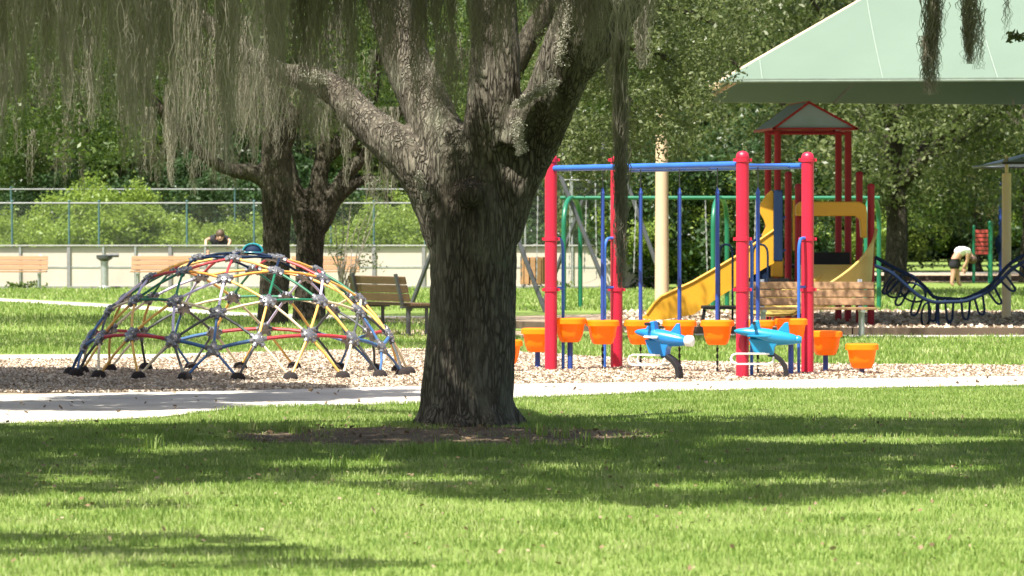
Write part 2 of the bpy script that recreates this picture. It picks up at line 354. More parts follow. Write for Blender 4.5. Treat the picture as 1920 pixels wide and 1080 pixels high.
band_sheet('play_area_mulch', [(640, 597), (960, 594), (1130, 590), (1300, 586), (1600, 585), (1920, 584), (2600, 580)],
           [(640, 603), (960, 612), (1130, 618), (1300, 626), (1600, 629), (1920, 629), (2600, 625)], M['mulch'], 0.012)
for nm, pts, hh in (('timber_edging', [(880, 612), (1130, 622), (1300, 627), (1600, 629), (1920, 629), (2600, 625)], 0.105), ('distant_timber_edging', [(1640, 527), (1920, 527), (2500, 525)], 0.16)):
    m_ = MB(); q_ = [Gp(*p) for p in pts]
    for a_, b_ in zip(q_, q_[1:]): m_.bar(a_ + Vector((0, .1, hh / 2)), b_ + Vector((0, .1, hh / 2)), .16, hh)
    obj(nm, m_, M['timber'], kind='structure')
band_sheet('mulch_edging_path', [(1130, 618.5), (1300, 626.5), (1600, 629.5), (1920, 629.5), (2600, 625.5)], [(1130, 620), (1300, 630), (1600, 634), (1920, 633), (2600, 629)], M['path'], 0.010)
band_sheet('bench_mulch', [(640, 622), (800, 618), (1000, 622)], [(640, 634), (800, 640), (1000, 636)], M['mulch'], 0.004)
band_sheet('distant_mulch', [(1640, 513), (1920, 513), (2500, 511)], [(1640, 529), (1920, 529), (2500, 527)], M['mulch'], 0.004)
band_sheet('distant_footpath', [(1640, 509.5), (1920, 509.5), (2500, 508)], [(1640, 512.8), (1920, 512.8), (2500, 511)], M['path'], 0.006)
# trodden bare soil round the big trunk
dm = MB(); ring = []
for k in range(40):
    a = 2 * math.pi * k / 40; q = 1 + 0.22 * mn.noise(Vector((math.cos(a) * 1.7, math.sin(a) * 1.7, 3)))
    p = Gp(820, 818); ring.append((p.x + math.cos(a) * 1.55 * q, p.y + math.sin(a) * 1.45 * q, 0.004))
dm.add(ring, [tuple(range(40))]); obj('bare_soil_patch', dm, M['dirt'], kind='structure')
DIRT = Gp(820, 818)
def pxi(x, ys): return np.interp(x, XS, ys)

def in_dirt(x, y):
    q = ((x - DIRT.x) / 1.5) ** 2 + ((y - DIRT.y) / 1.35) ** 2
    return q
def vnoise(x, y, s, seed=0):
    "cheap smooth value noise on arrays"
    r = np.random.default_rng(seed).random((64, 64)); X = x * s; Y = y * s
    xi = np.floor(X).astype(int); yi = np.floor(Y).astype(int); fx = X - xi; fy = Y - yi
    fx = fx * fx * (3 - 2 * fx); fy = fy * fy * (3 - 2 * fy)
    g = lambda a, b: r[a % 64, b % 64]
    return (g(xi, yi) * (1 - fx) + g(xi + 1, yi) * fx) * (1 - fy) + (g(xi, yi + 1) * (1 - fx) + g(xi + 1, yi + 1) * fx) * fy
def blades(name, n, d0, d1, keep, hgt, wid, label, xk=0.135):
    d = np.sqrt(rng.random(n) * (d1 ** 2 - d0 ** 2) + d0 ** 2); x = (rng.random(n) * 2 - 1) * (d * xk + 0.3)
    px, py = 960 + x / d * F, YH + H * F / d
    k = keep(x, d, px, py); x, d = x[k], d[k]; n = len(x)
    tall = 0.6 + 0.9 * vnoise(x, d, 2.2, 3) ** 1.5 + 0.5 * (rng.random(n) ** 4)
    h = hgt * tall * (0.6 + 0.6 * rng.random(n)); w = wid * (0.7 + 0.6 * rng.random(n))
    a = rng.random(n) * 2 * np.pi; lean = (rng.random(n) ** 1.3) * 0.75 * h; la = rng.random(n) * 2 * np.pi
    base = np.stack([x, d, np.zeros(n)], 1); side = np.stack([np.cos(a), np.sin(a), np.zeros(n)], 1) * w[:, None] / 2
    ln = np.stack([np.cos(la) * lean, np.sin(la) * lean, np.zeros(n)], 1); up = np.array([0, 0, 1.0])
    mid = base + ln * 0.35 + up * (h * 0.6)[:, None]; tip = base + ln + up * (h * 0.95)[:, None]
    V = np.stack([base - side, base + side, mid + side * 0.8, mid - side * 0.8, tip], 1).reshape(-1, 3)
    b = np.arange(n)[:, None] * 5
    Fc = np.concatenate([b + np.array([[0, 1, 2]]), b + np.array([[0, 2, 3]]), b + np.array([[3, 2, 4]])], 0)
    o = np_mesh(name, V, Fc, M['grass'], kind='stuff'); o['label'] = label; return o
def keep_near(x, y, px, py):
    q = in_dirt(x, y) + (vnoise(x, y, 3.0, 5) - 0.5) * 0.9
    thin = rng.random(len(x)) < np.clip((q - 0.62) * 2.4, 0.03, 1)
    bald = (vnoise(x, y, 0.9, 8) * 0.6 + vnoise(x, y, 3.1, 9) * 0.4) > 0.72
    return (py > pxi(px, PB) - 0.8 + 1.2 * (vnoise(x, y, 5, 2) - 0.5)) & thin & ~(bald & (rng.random(len(x)) < 0.6))
blades('foreground_grass', 350000, 17.3, 42, keep_near, 0.029, 0.0055, 'bright green mown grass in front of the path')
def keep_mid(x, y, px, py): return (py < pxi(px, MT) - 0.5) & (py > 634 + (px < 640) * 0 ) & ((px > 800) | (py < 664))
blades('strip_of_grass', 60000, 45, 58, keep_mid, 0.055, 0.014, 'mown grass between the mulch beds')
def keep_far(x, y, px, py): return ((py < 583) & (py > 541)) & ~((px < 1110) & (py > np.interp(px, [-900, 0, 250, 460, 640, 1100], [538, 558, 571, 586, 591, 590])))
blades('far_grass', 40000, 76, 106, keep_far, 0.07, 0.03, 'mown grass in front of the board fence')
def keep_lf(x, y, px, py): return (px < 900) & (py > np.interp(px, [-900, 0, 250, 460, 640, 1100], [545, 566, 581, 595, 600, 600])) & (py < 662)
blades('shaded_grass', 50000, 51, 86, keep_lf, 0.06, 0.02, 'partly shaded grass behind the dome')

def tufts(name, spots, label):
    V = []; Fq = []; n = 0
    for (px, py, k, rad, h) in spots:
        c = Gp(px, py)
        for i in range(k):
            a = rng.random() * 6.28; q = rad * rng.random() ** .6; b = np.array([c.x + math.cos(a) * q, c.y + math.sin(a) * q, 0]); L = h * (.5 + .7 * rng.random()); t = rng.random() * 6.28
            s = np.array([math.cos(t), math.sin(t), 0]) * .0045; l = np.array([math.cos(t + 1.3), math.sin(t + 1.3), 0]) * L * .6 * rng.random(); u = np.array([0, 0, L])
            V += [b - s, b + s, b + l * .35 + u * .6 + s * .7, b + l * .35 + u * .6 - s * .7, b + l + u * .9]; Fq += [(n, n + 1, n + 2), (n, n + 2, n + 3), (n + 3, n + 2, n + 4)]; n += 5
    o = np_mesh(name, np.array(V), np.array(Fq), M['grass'], kind='stuff'); o['label'] = label
tufts('grass_tufts', [(x + rng.normal() * 6, y + rng.normal() * 3, 26, .07, .11) for x, y in [(470, 806), (525, 812), (440, 812), (560, 822), (760, 852), (790, 850), (830, 848), (860, 850), (1000, 812), (1025, 818), (1060, 822), (1100, 832), (1150, 838), (1190, 845), (700, 868), (640, 880), (360, 830), (300, 845), (985, 835), (1010, 842), (905, 862), (1240, 852)]], 'longer grass tufts round the bare soil under the oak')
def chips(name, n, d0, d1, keep, size, mat, label, z0=0.006):
    d = np.sqrt(rng.random(n) * (d1 ** 2 - d0 ** 2) + d0 ** 2); x = (rng.random(n) * 2 - 1) * (d * 0.135 + 0.3)
    px, py = 960 + x / d * F, YH + H * F / d
    k = keep(x, d, px, py); x, d = x[k], d[k]; n = len(x)
    c = np.stack([x, d, z0 + rng.random(n) * size * 0.5], 1)
    u = rng.normal(size=(n, 3)); u[:, 2] *= 0.45; u /= np.linalg.norm(u, axis=1)[:, None]
    v = np.cross(u, rng.normal(size=(n, 3)) * np.array([0.5, 0.5, 1.0])); v /= np.linalg.norm(v, axis=1)[:, None]
    L = size * (0.4 + rng.random(n))[:, None]; wv = L * (0.2 + 0.25 * rng.random(n))[:, None]
    w = np.cross(u, v); t = 0.15 * wv
    V = np.stack([c - u * L / 2 - v * wv, c + u * L / 2 - v * wv * 0.8, c + u * L / 2 + v * wv, c - u * L / 2 + v * wv * 0.7], 1)
    V[:, :, 2] = np.maximum(V[:, :, 2], 0.009)
    V = V.reshape(-1, 3); Fc = np.arange(n * 4).reshape(n, 4)
    o = np_mesh(name, V, Fc, mat, kind='stuff'); o['label'] = label; return o
chips('wood_chips', 240000, 38, 52, lambda x, y, px, py: (py > pxi(px, MT)) & (py < pxi(px, PT) + 0.7), 0.026, M['chip'], 'pale wood chips of the near play bed', 0.012)
chips('scattered_wood_chips', 30000, 59, 77, lambda x, y, px, py: (px > 1140) & (py > 587) & (py < 627), 0.07, M['chip'], 'pale wood chips round the slide tower', 0.02)
chips('fallen_leaves', 5000, 27, 36, lambda x, y, px, py: in_dirt(x, y) < 1.0 + 0.4 * rng.random(len(x)), 0.03, M['litter'], 'dry leaves on the bare soil round the trunk')
chips('lawn_litter', 1500, 18, 34, lambda x, y, px, py: (py > pxi(px, PB) + 2) & (vnoise(x, y, 0.8, 4) > 0.35), 0.02, M['litter'], 'dry oak leaves scattered on the front lawn', 0.022)
chips('path_litter', 1500, 31, 44, lambda x, y, px, py: (py > pxi(px, PT)) & (py < pxi(px, PB)) & (rng.random(len(x)) < 0.3), 0.03, M['litter'], 'specks of dry litter on the pale path', 0.012)

# ------------------------------------------------------------------ foliage, moss, trunks
def leaves_at(cent, rad, per, size, squash=0.75, up=0.35, seed=1):
    "leaf quads scattered in clumps -> verts, faces"
    r = np.random.default_rng(seed); n = len(cent) * per
    c = np.repeat(np.asarray(cent), per, 0); rr = np.repeat(np.broadcast_to(np.asarray(rad, float), (len(cent),)), per)
    p = r.normal(size=(n, 3)); p /= np.linalg.norm(p, axis=1)[:, None]; p *= (r.random(n) ** 0.5)[:, None] * rr[:, None]; p[:, 2] *= squash
    c = c + p
    nrm = r.normal(size=(n, 3)); nrm[:, 2] += up * np.sign(r.random(n) - 0.2) * 1.2; nrm /= np.linalg.norm(nrm, axis=1)[:, None]
    u = np.cross(nrm, r.normal(size=(n, 3))); u /= np.linalg.norm(u, axis=1)[:, None]; v = np.cross(nrm, u)
    s = (size * (0.6 + 0.8 * r.random(n)))[:, None]
    V = np.stack([c - u * s * 0.5, c - v * s * 0.24 + nrm * s * 0.06, c + u * s * 0.5, c + v * s * 0.24 + nrm * s * 0.06], 1).reshape(-1, 3)
    return V, np.arange(n * 4).reshape(n, 4)
def crown_clumps(n, rx, ry, rz, zc, seed, low=-1.0, shell=0.45):
    r = np.random.default_rng(seed); p = r.normal(size=(n * 3, 3)); p /= np.linalg.norm(p, axis=1)[:, None]
    rad = shell + (1 - shell) * r.random(n * 3) ** 0.6
    lump = 1 + 0.28 * np.sin(p[:, 0] * 5 + seed) * np.cos(p[:, 1] * 4 + seed * 2) + 0.16 * np.sin(p[:, 2] * 9 + seed * 3)
    p = p * (rad * lump)[:, None]; p = p[p[:, 2] > low][:n]
    return p * np.array([rx, ry, rz]) + np.array([0, 0, zc])
def remesh_tree(mb, name, mat, parent, voxel, smooth_it=3, disp=0.0, seed=0):
    me = bpy.data.meshes.new('t'); me.from_pydata([tuple(v) for v in mb.v], [], mb.f)
    o = bpy.data.objects.new('t', me); C.objects.link(o)
    m = o.modifiers.new('r', 'REMESH'); m.mode = 'VOXEL'; m.voxel_size = voxel
    s = o.modifiers.new('s', 'SMOOTH'); s.iterations = smooth_it; s.factor = 0.6
    dg = bpy.context.evaluated_depsgraph_get(); dg.update()
    m2 = bpy.data.meshes.new_from_object(o.evaluated_get(dg)); bpy.data.objects.remove(o)
    n = len(m2.vertices); co = np.empty(n * 3, np.float32); no = np.empty(n * 3, np.float32)
    m2.vertices.foreach_get('co', co); m2.vertices.foreach_get('normal', no); co = co.reshape(-1, 3); no = no.reshape(-1, 3)
    if disp:
        d = np.zeros(n)
        for i in range(n):
            x, y, z = map(float, co[i])
            lump = mn.noise(Vector((x * 3 + seed, y * 3, z * 1.6)))
            wob = mn.noise(Vector((x * 5, y * 5, z * 2.5))) * 0.5
            ridge = abs(mn.noise(Vector((x * 17 + wob, y * 17, z * 3.4 + wob)))) * 2 - 0.5
            ridge2 = abs(mn.noise(Vector((x * 31, y * 31 + wob, z * 8.5))))
            d[i] = lump * 2.0 + ridge * 1.0 + ridge2 * 0.9
        co = co + no * (d * disp)[:, None]
        m2.vertices.foreach_set('co', co.astype(np.float32).ravel())
    org = origin_of(parent)
    co = co - np.array(org)[None, :].astype(np.float32); m2.vertices.foreach_set('co', co.astype(np.float32).ravel()); m2.update()
    m2.materials.clear(); m2.materials.append(mat); m2.shade_smooth(); m2.name = name
    ob = bpy.data.objects.new(name, m2); link(ob, parent); ORG[ob.name] = org; return ob
def spline(pts, n=6):
    "Catmull-Rom through (x,y,z,r) tuples"
    P = [np.array(p, float) for p in pts]; P = [2 * P[0] - P[1]] + P + [2 * P[-1] - P[-2]]; outp = []
    for i in range(1, len(P) - 2):
        for k in range(n):
            t = k / n; a, b, c, d = P[i - 1:i + 3]
            outp.append(0.5 * ((2 * b) + (c - a) * t + (2 * a - 5 * b + 4 * c - d) * t * t + (3 * b - a - 3 * c + d) * t ** 3))
    outp.append(P[-2]); return outp
def limb(mb, pts, n=6, seg=14):
    s = spline(pts, n); mb.tube([Vector(p[:3]) for p in s], [max(0.006, p[3]) for p in s], seg)
def PXL(pts, d):
    "px limb description (px, py, half-width px, dd) -> world"
    o = []
    for q in pts:
        dd = d + (q[3] if len(q) > 3 else 0); w = W(q[0], q[1], dd); o.append((w.x, w.y, w.z, q[2] * dd / F))
    return o

D0 = gd(797)                                    # the big oak's distance
oak = thing('live_oak', 'huge grey barked oak with moss in the middle, standing on bare soil before the path', 'tree', W(875, 797, D0) * 1.0)
oak.location.z = 0; ORG[oak.name].z = 0
tb = MB()
limb(tb, PXL([(874, 822, 104), (874, 798, 97), (875, 770, 90), (878, 720, 86), (882, 640, 83), (886, 560, 81), (888, 470, 82), (888, 400, 80), (888, 340, 66), (890, 290, 48), (895, 245, 20)], D0), 5, 28)
limb(tb, PXL([(845, 450, 48), (822, 380, 47), (788, 320, 45), (735, 268, 40, .1), (680, 222, 33, 0.3), (630, 172, 29, 0.5), (572, 145, 24, 0.8), (520, 132, 19, 1.1), (440, 80, 15, 1.6), (330, -10, 12, 2.2)], D0), 6, 18)
limb(tb, PXL([(865, 400, 58), (842, 300, 54), (800, 200, 47, 0.2), (765, 120, 44, 0.4), (735, 20, 41, 0.5), (690, -120, 36, 0.6), (600, -350, 30, 0.8)], D0), 6, 18)
limb(tb, PXL([(905, 400, 60), (915, 300, 58), (925, 200, 52, -0.1), (928, 90, 47, -0.1), (925, -20, 42, 0), (935, -200, 36, 0), (950, -400, 28, 0.2)], D0), 6, 18)
limb(tb, PXL([(930, 440, 50), (960, 340, 51), (1005, 250, 51), (1040, 170, 51, -0.2), (1072, 90, 54, -0.3), (1110, -10, 50, -0.4), (1160, -150, 44, -0.6), (1260, -350, 34, -0.8)], D0), 6, 18)
limb(tb, PXL([(955, 270, 24, -0.2), (985, 205, 20, -0.25), (1035, 165, 24, -0.3)], D0), 5, 12)     # stub between the limbs
limb(tb, PXL([(1085, 130, 30, -0.3), (1140, 70, 24, -0.2), (1230, -60, 20, 0)], D0), 5, 12)
limb(tb, PXL([(882, 366, 30, -0.15), (883, 366, 27, -0.30), (883, 365, 19, -0.37), (883, 365, 8, -0.39)], D0), 4, 14)        # healed knot
for k, (bx, dy) in enumerate([(778, 0.0), (800, -0.32), (860, -0.40), (925, -0.36), (965, -0.12), (985, 0.12), (790, .25)]):
    limb(tb, PXL([(bx, 806, 12, dy), (bx * 0.72 + 876 * 0.28, 780, 22, dy * 0.7), (bx * 0.45 + 880 * 0.55, 735, 24, dy * 0.45)], D0), 4, 10)
trunk = remesh_tree(tb, 'trunk', M['bark'], oak, 0.015, 4, 0.0075)

def sunproj(p): t = p.z / SD.z; return Vector((p.x - SD.x * t, p.y - SD.y * t, 0))
# places that the photograph shows in full sun: the crown has gaps above them
OPEN = [(sunproj(W(x, y, D0 + dd)), r) for x, y, dd, r in [(570, 140, .6, .2), (600, 150, .5, .2), (625, 165, .4, .2), (650, 185, .3, .22), (675, 205, .2, .22), (700, 225, .1, .22), (725, 245, 0, .22), (750, 265, 0, .22), (780, 300, 0, .2),
        (1060, 40, -.3, .16), (1050, 100, -.3, .18), (1030, 160, -.3, .16), (985, 200, -.3, .12), (975, 270, -.2, .1), (765, 120, .3, .08), (430, 90, -1.2, .12)]]
def shade_mask(px, py):
    "1 where the photograph's lawn and path lie in the crown's shade"
    px = np.clip(px, 0, 1920); m = np.zeros(px.shape)
    def el(cx, cy, rx, ry, v=1.0):
        q = ((px - cx) / rx) ** 2 + ((py - cy) / ry) ** 2; np.copyto(m, v, where=q < 1)
    top = np.interp(px, [0, 300, 700, 840, 860, 1250, 1400, 1920], [797, 796, 790, 790, 783, 784, 788, 790])
    bot = np.interp(px, [0, 200, 350, 600, 900, 1100, 1300, 1500, 1700, 1920], [930, 925, 908, 905, 938, 942, 952, 945, 925, 912])
    m[(py > top) & (py < bot)] = 1
    for e in [(1640, 826, 330, 8), (1500, 905, 130, 6), (1290, 915, 120, 8), (620, 872, 150, 9), (330, 845, 130, 6), (800, 900, 170, 6), (150, 900, 100, 7), (1080, 880, 90, 5), (1180, 820, 90, 4), (1750, 880, 110, 4), (500, 815, 80, 3)]: el(*e, 0.0)
    for e in [(150, 1012, 330, 9), (60, 1035, 260, 10), (400, 1035, 220, 9), (520, 1060, 260, 7), (250, 950, 120, 3), (120, 762, 330, 9), (380, 748, 280, 7), (620, 742, 200, 4), (100, 715, 360, 22), (330, 728, 300, 7), (640, 735, 160, 3), (1350, 1100, 300, 10)]: el(*e, 1.0)
    return m
def shadow_clumps(n, d0, d1, xr, seed, hlo, hhi):
    r = np.random.default_rng(seed); x = (r.random(n) * 2 - 1) * xr; d = np.sqrt(r.random(n) * (d1 ** 2 - d0 ** 2) + d0 ** 2)
    px, py = 960 + x / d * F, YH + H * F / d
    k = shade_mask(px, py) > 0.5
    for c, rad in OPEN: k &= ((x - c.x) ** 2 + (d - c.y) ** 2) > (rad + 0.27) ** 2
    x, d = x[k], d[k]; h = hlo + (hhi - hlo) * r.random(len(x))
    return np.stack([x + SD.x / SD.z * h, d + SD.y / SD.z * h, h], 1)
cl = shadow_clumps(24000, 17, 46.5, 8.0, 3, 4.3, 8.5)
V, Fc = leaves_at(cl, 0.22, 44, 0.12, seed=5)
crown = np_mesh('crown', V, Fc, M['oak_leaf'], oak)

# hanging moss -----------------------------------------------------
def moss_column(top, length, rad, nf, r, wid=0.008):
    V = []; Fq = []; n0 = 0; S = 12; nf = int(nf * 1.35); wid = wid * 0.68
    for i in range(nf):
        L = length * (0.35 + 0.65 * r.random() ** 0.7)
        st = length * 0.45 * r.random() ** 1.6 if i > nf * 0.4 else 0
        L = min(L, length - st)
        ox, oy = r.normal(size=2) * rad * 0.55; dx, dy = r.normal(size=2) * rad * 0.25; ph = r.random() * 9
        a = r.random() * np.pi; sx, sy = np.cos(a) * wid / 2, np.sin(a) * wid / 2
        t = np.linspace(0, 1, S + 1); tp = 1 - 0.75 * t * ((st + L) / length)
        x = top[0] + (ox * tp + dx * t) + np.sin(t * 8 + ph) * 0.013 + r.normal(size=S + 1) * 0.013; y = top[1] + (oy * tp + dy * t) + np.cos(t * 6 + ph) * 0.01
        z = top[2] - st - L * t; ww = (1 - 0.7 * t) * (0.7 + 0.6 * r.random(S + 1))
        A = np.stack([x - sx * ww, y - sy * ww, z], 1); B = np.stack([x + sx * ww, y + sy * ww, z], 1)
        V.append(np.stack([A, B], 1).reshape(-1, 3))
        k = np.arange(S) * 2 + n0; Fq.append(np.stack([k, k + 1, k + 3, k + 2], 1)); n0 += (S + 1) * 2
    return np.concatenate(V), np.concatenate(Fq)
def clear_of_gaps(col):
    top, L, rad, nf = col; a = sunproj(Vector(top)); b = sunproj(Vector((top[0], top[1], top[2] - L)))
    for c, q in OPEN:
        t = max(0, min(1, (c - a).dot(b - a) / max(1e-6, (b - a).length_squared)))
        if (a.lerp(b, t) - c).length < 0.11 + rad and (Vector((c.x, c.y, 0)) - a).length > 0: return False
    return True
def moss_group(cols, seed):
    r = np.random.default_rng(seed); Vs = []; Fs = []; n = 0
    for top, L, rad, nf in cols:
        v, f = moss_column(top, L, rad, nf, r); Vs.append(v); Fs.append(f + n); n += len(v)
    return np.concatenate(Vs), np.concatenate(Fs)
r2 = np.random.default_rng(21); cols = []
XE = [-80, 0, 60, 120, 200, 250, 300, 340, 400, 440, 480, 540, 600, 680, 720, 760, 800, 860, 920, 980, 1040, 1100, 1150, 1200, 1260]
YE = [260, 280, 200, 190, 210, 320, 300, 290, 330, 310, 230, 240, 200, 150, 160, 200, 190, 190, 130, 90, 60, 120, 90, 60, 30]
for i in range(450):
    px = -100 + 1330 * r2.random()
    if 545 < px < 830 and r2.random() < 0.35: continue
    if px > 830 and r2.random() < 0.3: continue
    if px > 1090 and r2.random() < 0.5: continue
    d = 24 + 6.6 * r2.random()
    if 545 < px < 1150: d = D0 - 1.0 - abs(r2.normal()) * 0.3
    if 545 < px < 720: d -= 0.8
    if px < 545 and r2.random() < 0.2: continue
    ye = np.interp(px, XE, YE) * (0.15 + 0.95 * r2.random() ** 0.9) + 15
    if r2.random() < 0.07: ye += 60 * r2.random()
    ztop = 3.25 + 0.7 * r2.random() + (d < 27) * -0.2
    zend = W(px, ye, d).z; p = W(px, 0, d)
    if px > 700: ztop = 3.3 + 0.3 * r2.random()
    cols.append(((p.x, d, ztop), ztop - zend, 0.035 + 0.06 * r2.random() ** 2, int(10 + 16 * r2.random())))
# moss trailing from lower points on the limbs
for (px, py, ye, dd) in [(400, 40, 300, 1.2), (425, 55, 320, 1.3), (450, 70, 290, 1.2), (475, 90, 320, 1.1), (495, 100, 270, 1.1), (515, 115, 300, 1.0), (540, 120, 260, .8), (505, 60, 240, .7), (460, 30, 260, .8), (420, 10, 280, .8), (370, 0, 310, 1.2), (560, 150, 290, -.7), (585, 160, 300, -.6), (640, 190, 275, -.4), (530, 140, 330, -.8), (760, 110, 210, .2), (785, 130, 215, .1), (700, 330, 380, 6), (830, 60, 260, -.5), (850, 60, 250, -.5), (812, 100, 285, -.4), (870, 90, 215, -.5), (1160, 60, 190, 0), (1140, 60, 170, 0)]:
    p = W(px, py, D0 + dd); zend = W(px, ye, D0 + dd).z; cols.append(((p.x, p.y, p.z), p.z - zend, 0.07, 30))
cols = [c for c in cols if clear_of_gaps(c)]
V, Fc = moss_group(cols, 4)
mo = np_mesh('moss_curtain', V, Fc, M['moss'], kind='stuff'); tag(mo, 'curtain of grey green moss hanging from the big oak across the top of the picture', 'moss')
def lone_moss(px, pys, pye, d, rad, nf, label, segs=3, w=0.01):
    r = np.random.default_rng(int(px)); Vs = []; Fs = []; n = 0
    top = W(px, pys, d); L = top.z - W(px, pye, d).z
    for k in range(segs):
        f = k / segs; v, fc = moss_column((top.x + r.normal() * rad * 0.3, top.y, top.z - L * f * 0.8), L * (1 - f * 0.8), rad * (1 - 0.5 * f), nf, r, w)
        Vs.append(v); Fs.append(fc + n); n += len(v)
    o = np_mesh('spanish_moss', np.concatenate(Vs), np.concatenate(Fs), M['moss'], org=(top.x, top.y, top.z))
    return tag(o, label, 'moss', 'long moss strands hanging on their own')
lone_moss(1163, -60, 540, D0 - 2.0, 0.055, 46, 'very long brown moss strand hanging in front of the second red post', 4, 0.012)
lone_moss(1745, -60, 178, 29, 0.055, 60, 'dark moss strand hanging before the canopy, longest and leftmost there', 3, 0.01)
lone_moss(1757, -60, 90, 29, 0.05, 40, 'short dark moss tassel touching the longest strand before the canopy', 2, 0.01)
lone_moss(1810, -60, 120, 29, 0.06, 60, 'ragged dark moss strand second from the left before the canopy', 3, 0.01)
lone_moss(1832, -60, 130, 29.2, 0.03, 22, 'thin wispy moss strand right of the ragged one before the canopy', 2, 0.008)
lone_moss(1888, -60, 75, 29.2, 0.03, 14, 'faint short moss wisp near the edge of the canopy', 1, 0.008)
lone_moss(1205, -60, 130, D0 + 1, 0.07, 50, 'pale moss strand before the leaves right of the big oak', 2, 0.01)
# lichen tufts that also paint in the limbs' sunlit bark patches
tv = []
r3 = np.random.default_rng(9)
for (x0, y0, x1, y1, w, n, dd) in [(565, 142, 610, 150, 10, 120, .4), (780, 320, 800, 370, 8, 40, -.3), (1070, 0, 1046, 120, 12, 170, -.5), (1042, 152, 968, 198, 7, 260, -.6), (970, 225, 975, 290, 9, 90, -.45)]:
    for i in range(n):
        t = r3.random(); p = W(x0 + (x1 - x0) * t + r3.normal() * w * .5, y0 + (y1 - y0) * t + r3.normal() * w * .5, D0 + dd + r3.normal() * 0.06); tv.append(p)
V, Fc = leaves_at(np.array([tuple(p) for p in tv]), 0.028, 16, 0.017, seed=3)
np_mesh('lichen_lit_bark_tufts', V, Fc, M['tuft'], oak, kind='stuff')

# the two oaks behind the dome -------------------------------------
def simple_tree(name, label, base, limbs, clumps, rad, per, lsize, leafm, barkm, seed, group=None, crown_world=True):
    t = thing(name, label, 'tree', base, group); mb = MB()
    for l in limbs: limb(mb, l, 5, 12)
    remesh_tree(mb, 'trunk', barkm, t, 0.035, 3, 0.010, seed)
    if clumps is not None and len(clumps):
        V, Fc = leaves_at(clumps, rad, per, lsize, seed=seed); np_mesh('crown', V, Fc, leafm, t)
    return t
def rand_clumps_px(n, x0, x1, y0, y1, d0, d1, seed, keep=None):
    r = np.random.default_rng(seed); o = []
    while len(o) < n:
        px, py, d = x0 + (x1 - x0) * r.random(), y0 + (y1 - y0) * r.random(), d0 + (d1 - d0) * r.random()
        if keep and not keep(px, py, r): continue
        o.append(tuple(W(px, py, d)))
    return np.array(o)
# shade patches on the grass behind the dome, cast by these crowns
def cast(n, boxes, hlo, hhi, seed):
    r = np.random.default_rng(seed); o = []
    for (x0, x1, y0, y1, dens) in boxes:
        for i in range(int(n * dens)):
            g = Gp(x0 + (x1 - x0) * r.random(), y0 + (y1 - y0) * r.random()); h = hlo + (hhi - hlo) * r.random()
            o.append((g.x + SD.x / SD.z * h, g.y + SD.y / SD.z * h, h))
    return np.array(o)
low = lambda px, py, r: py < np.interp(px, [-100, 50, 130, 250, 330, 420, 500, 620, 760, 900], [330, 300, 300, 310, 250, 260, 250, 270, 300, 250]) - 60 * r.random() ** 2
DA, DB = gd(608), gd(603)
cA = np.concatenate([rand_clumps_px(420, -250, 720, -150, 320, DA - 3, DA + 5, 31, low), cast(1, [(-250, 520, 593, 612, 190), (-250, 420, 624, 655, 230), (440, 830, 604, 612, 60)], 5.4, 8.5, 32)])
simple_tree('shaded_oak', 'brown trunk behind the dome, left one of the close pair, with a left limb', (W(515, 608, DA).x, DA, 0),
    [PXL([(510, 616, 34), (512, 600, 30), (516, 500, 27), (519, 400, 27), (520, 330, 30), (517, 250, 27), (512, 100, 24), (505, -100, 20)], DA),
     PXL([(517, 350, 22), (480, 325, 17), (440, 320, 14), (395, 300, 12), (330, 240, 10), (260, 150, 8)], DA),
     PXL([(520, 300, 18), (560, 200, 14), (620, 60, 11), (700, -80, 9)], DA)], cA, 0.42, 105, 0.085, M['oak_leaf'], M['bark2'], 31, 'pair of oaks behind the dome')
cB = np.concatenate([rand_clumps_px(240, 520, 1000, -150, 270, DB - 2, DB + 6, 33, lambda px, py, r: py < 230 or (px < 700 and r.random() < .4)), cast(1, [(560, 1000, 612, 632, 70), (560, 900, 646, 655, 40)], 5.4, 8, 34)])
simple_tree('forked_oak', 'brown forked trunk behind the dome, right one of the close pair', (W(583, 603, DB).x, DB, 0),
    [PXL([(580, 612, 36), (580, 590, 31), (581, 500, 27), (583, 430, 27), (582, 395, 31)], DB),
     PXL([(572, 430, 20), (560, 380, 17), (548, 330, 12), (530, 250, 9)], DB),
     PXL([(590, 420, 22), (596, 350, 19), (605, 290, 16), (625, 200, 14), (640, 0, 12)], DB),
     PXL([(595, 425, 22), (625, 370, 17), (655, 320, 14), (690, 280, 12), (700, 180, 10), (730, 0, 9)], DB),
     PXL([(605, 300, 12), (640, 270, 16), (690, 262, 12), (760, 200, 9)], DB, ),
     PXL([(630, 375, 13), (665, 345, 11), (700, 330, 8)], DB)], cB, 0.40, 105, 0.085, M['oak_leaf'], M['bark2'], 33, 'pair of oaks behind the dome')
r4 = np.random.default_rng(5); c2 = []
for i in range(120):
    px = -60 + 760 * r4.random(); d = DA - 4 + 7 * r4.random(); ye = np.interp(px, [0, 60, 250, 350, 450, 560, 700], [330, 380, 360, 400, 360, 300, 330]) * (0.45 + 0.55 * r4.random())
    top = W(px, ye - 60 - 180 * r4.random(), d); c2.append((tuple(top), top.z - W(px, ye, d).z, 0.08 + 0.06 * r4.random(), 16))
for px, ye in [(690, 380), (650, 350), (722, 400), (740, 380), (275, 330), (285, 340), (318, 350)]:
    top = W(px, 200, DA - 3); c2.append((tuple(top), top.z - W(px, ye, DA - 3).z, 0.09, 22))
V = []; Fq = []; n = 0; rr = np.random.default_rng(6)
for top, L, rad, nf in c2:
    v, f = moss_column(top, L, rad, nf, rr, 0.022); V.append(v); Fq.append(f + n); n += len(v)
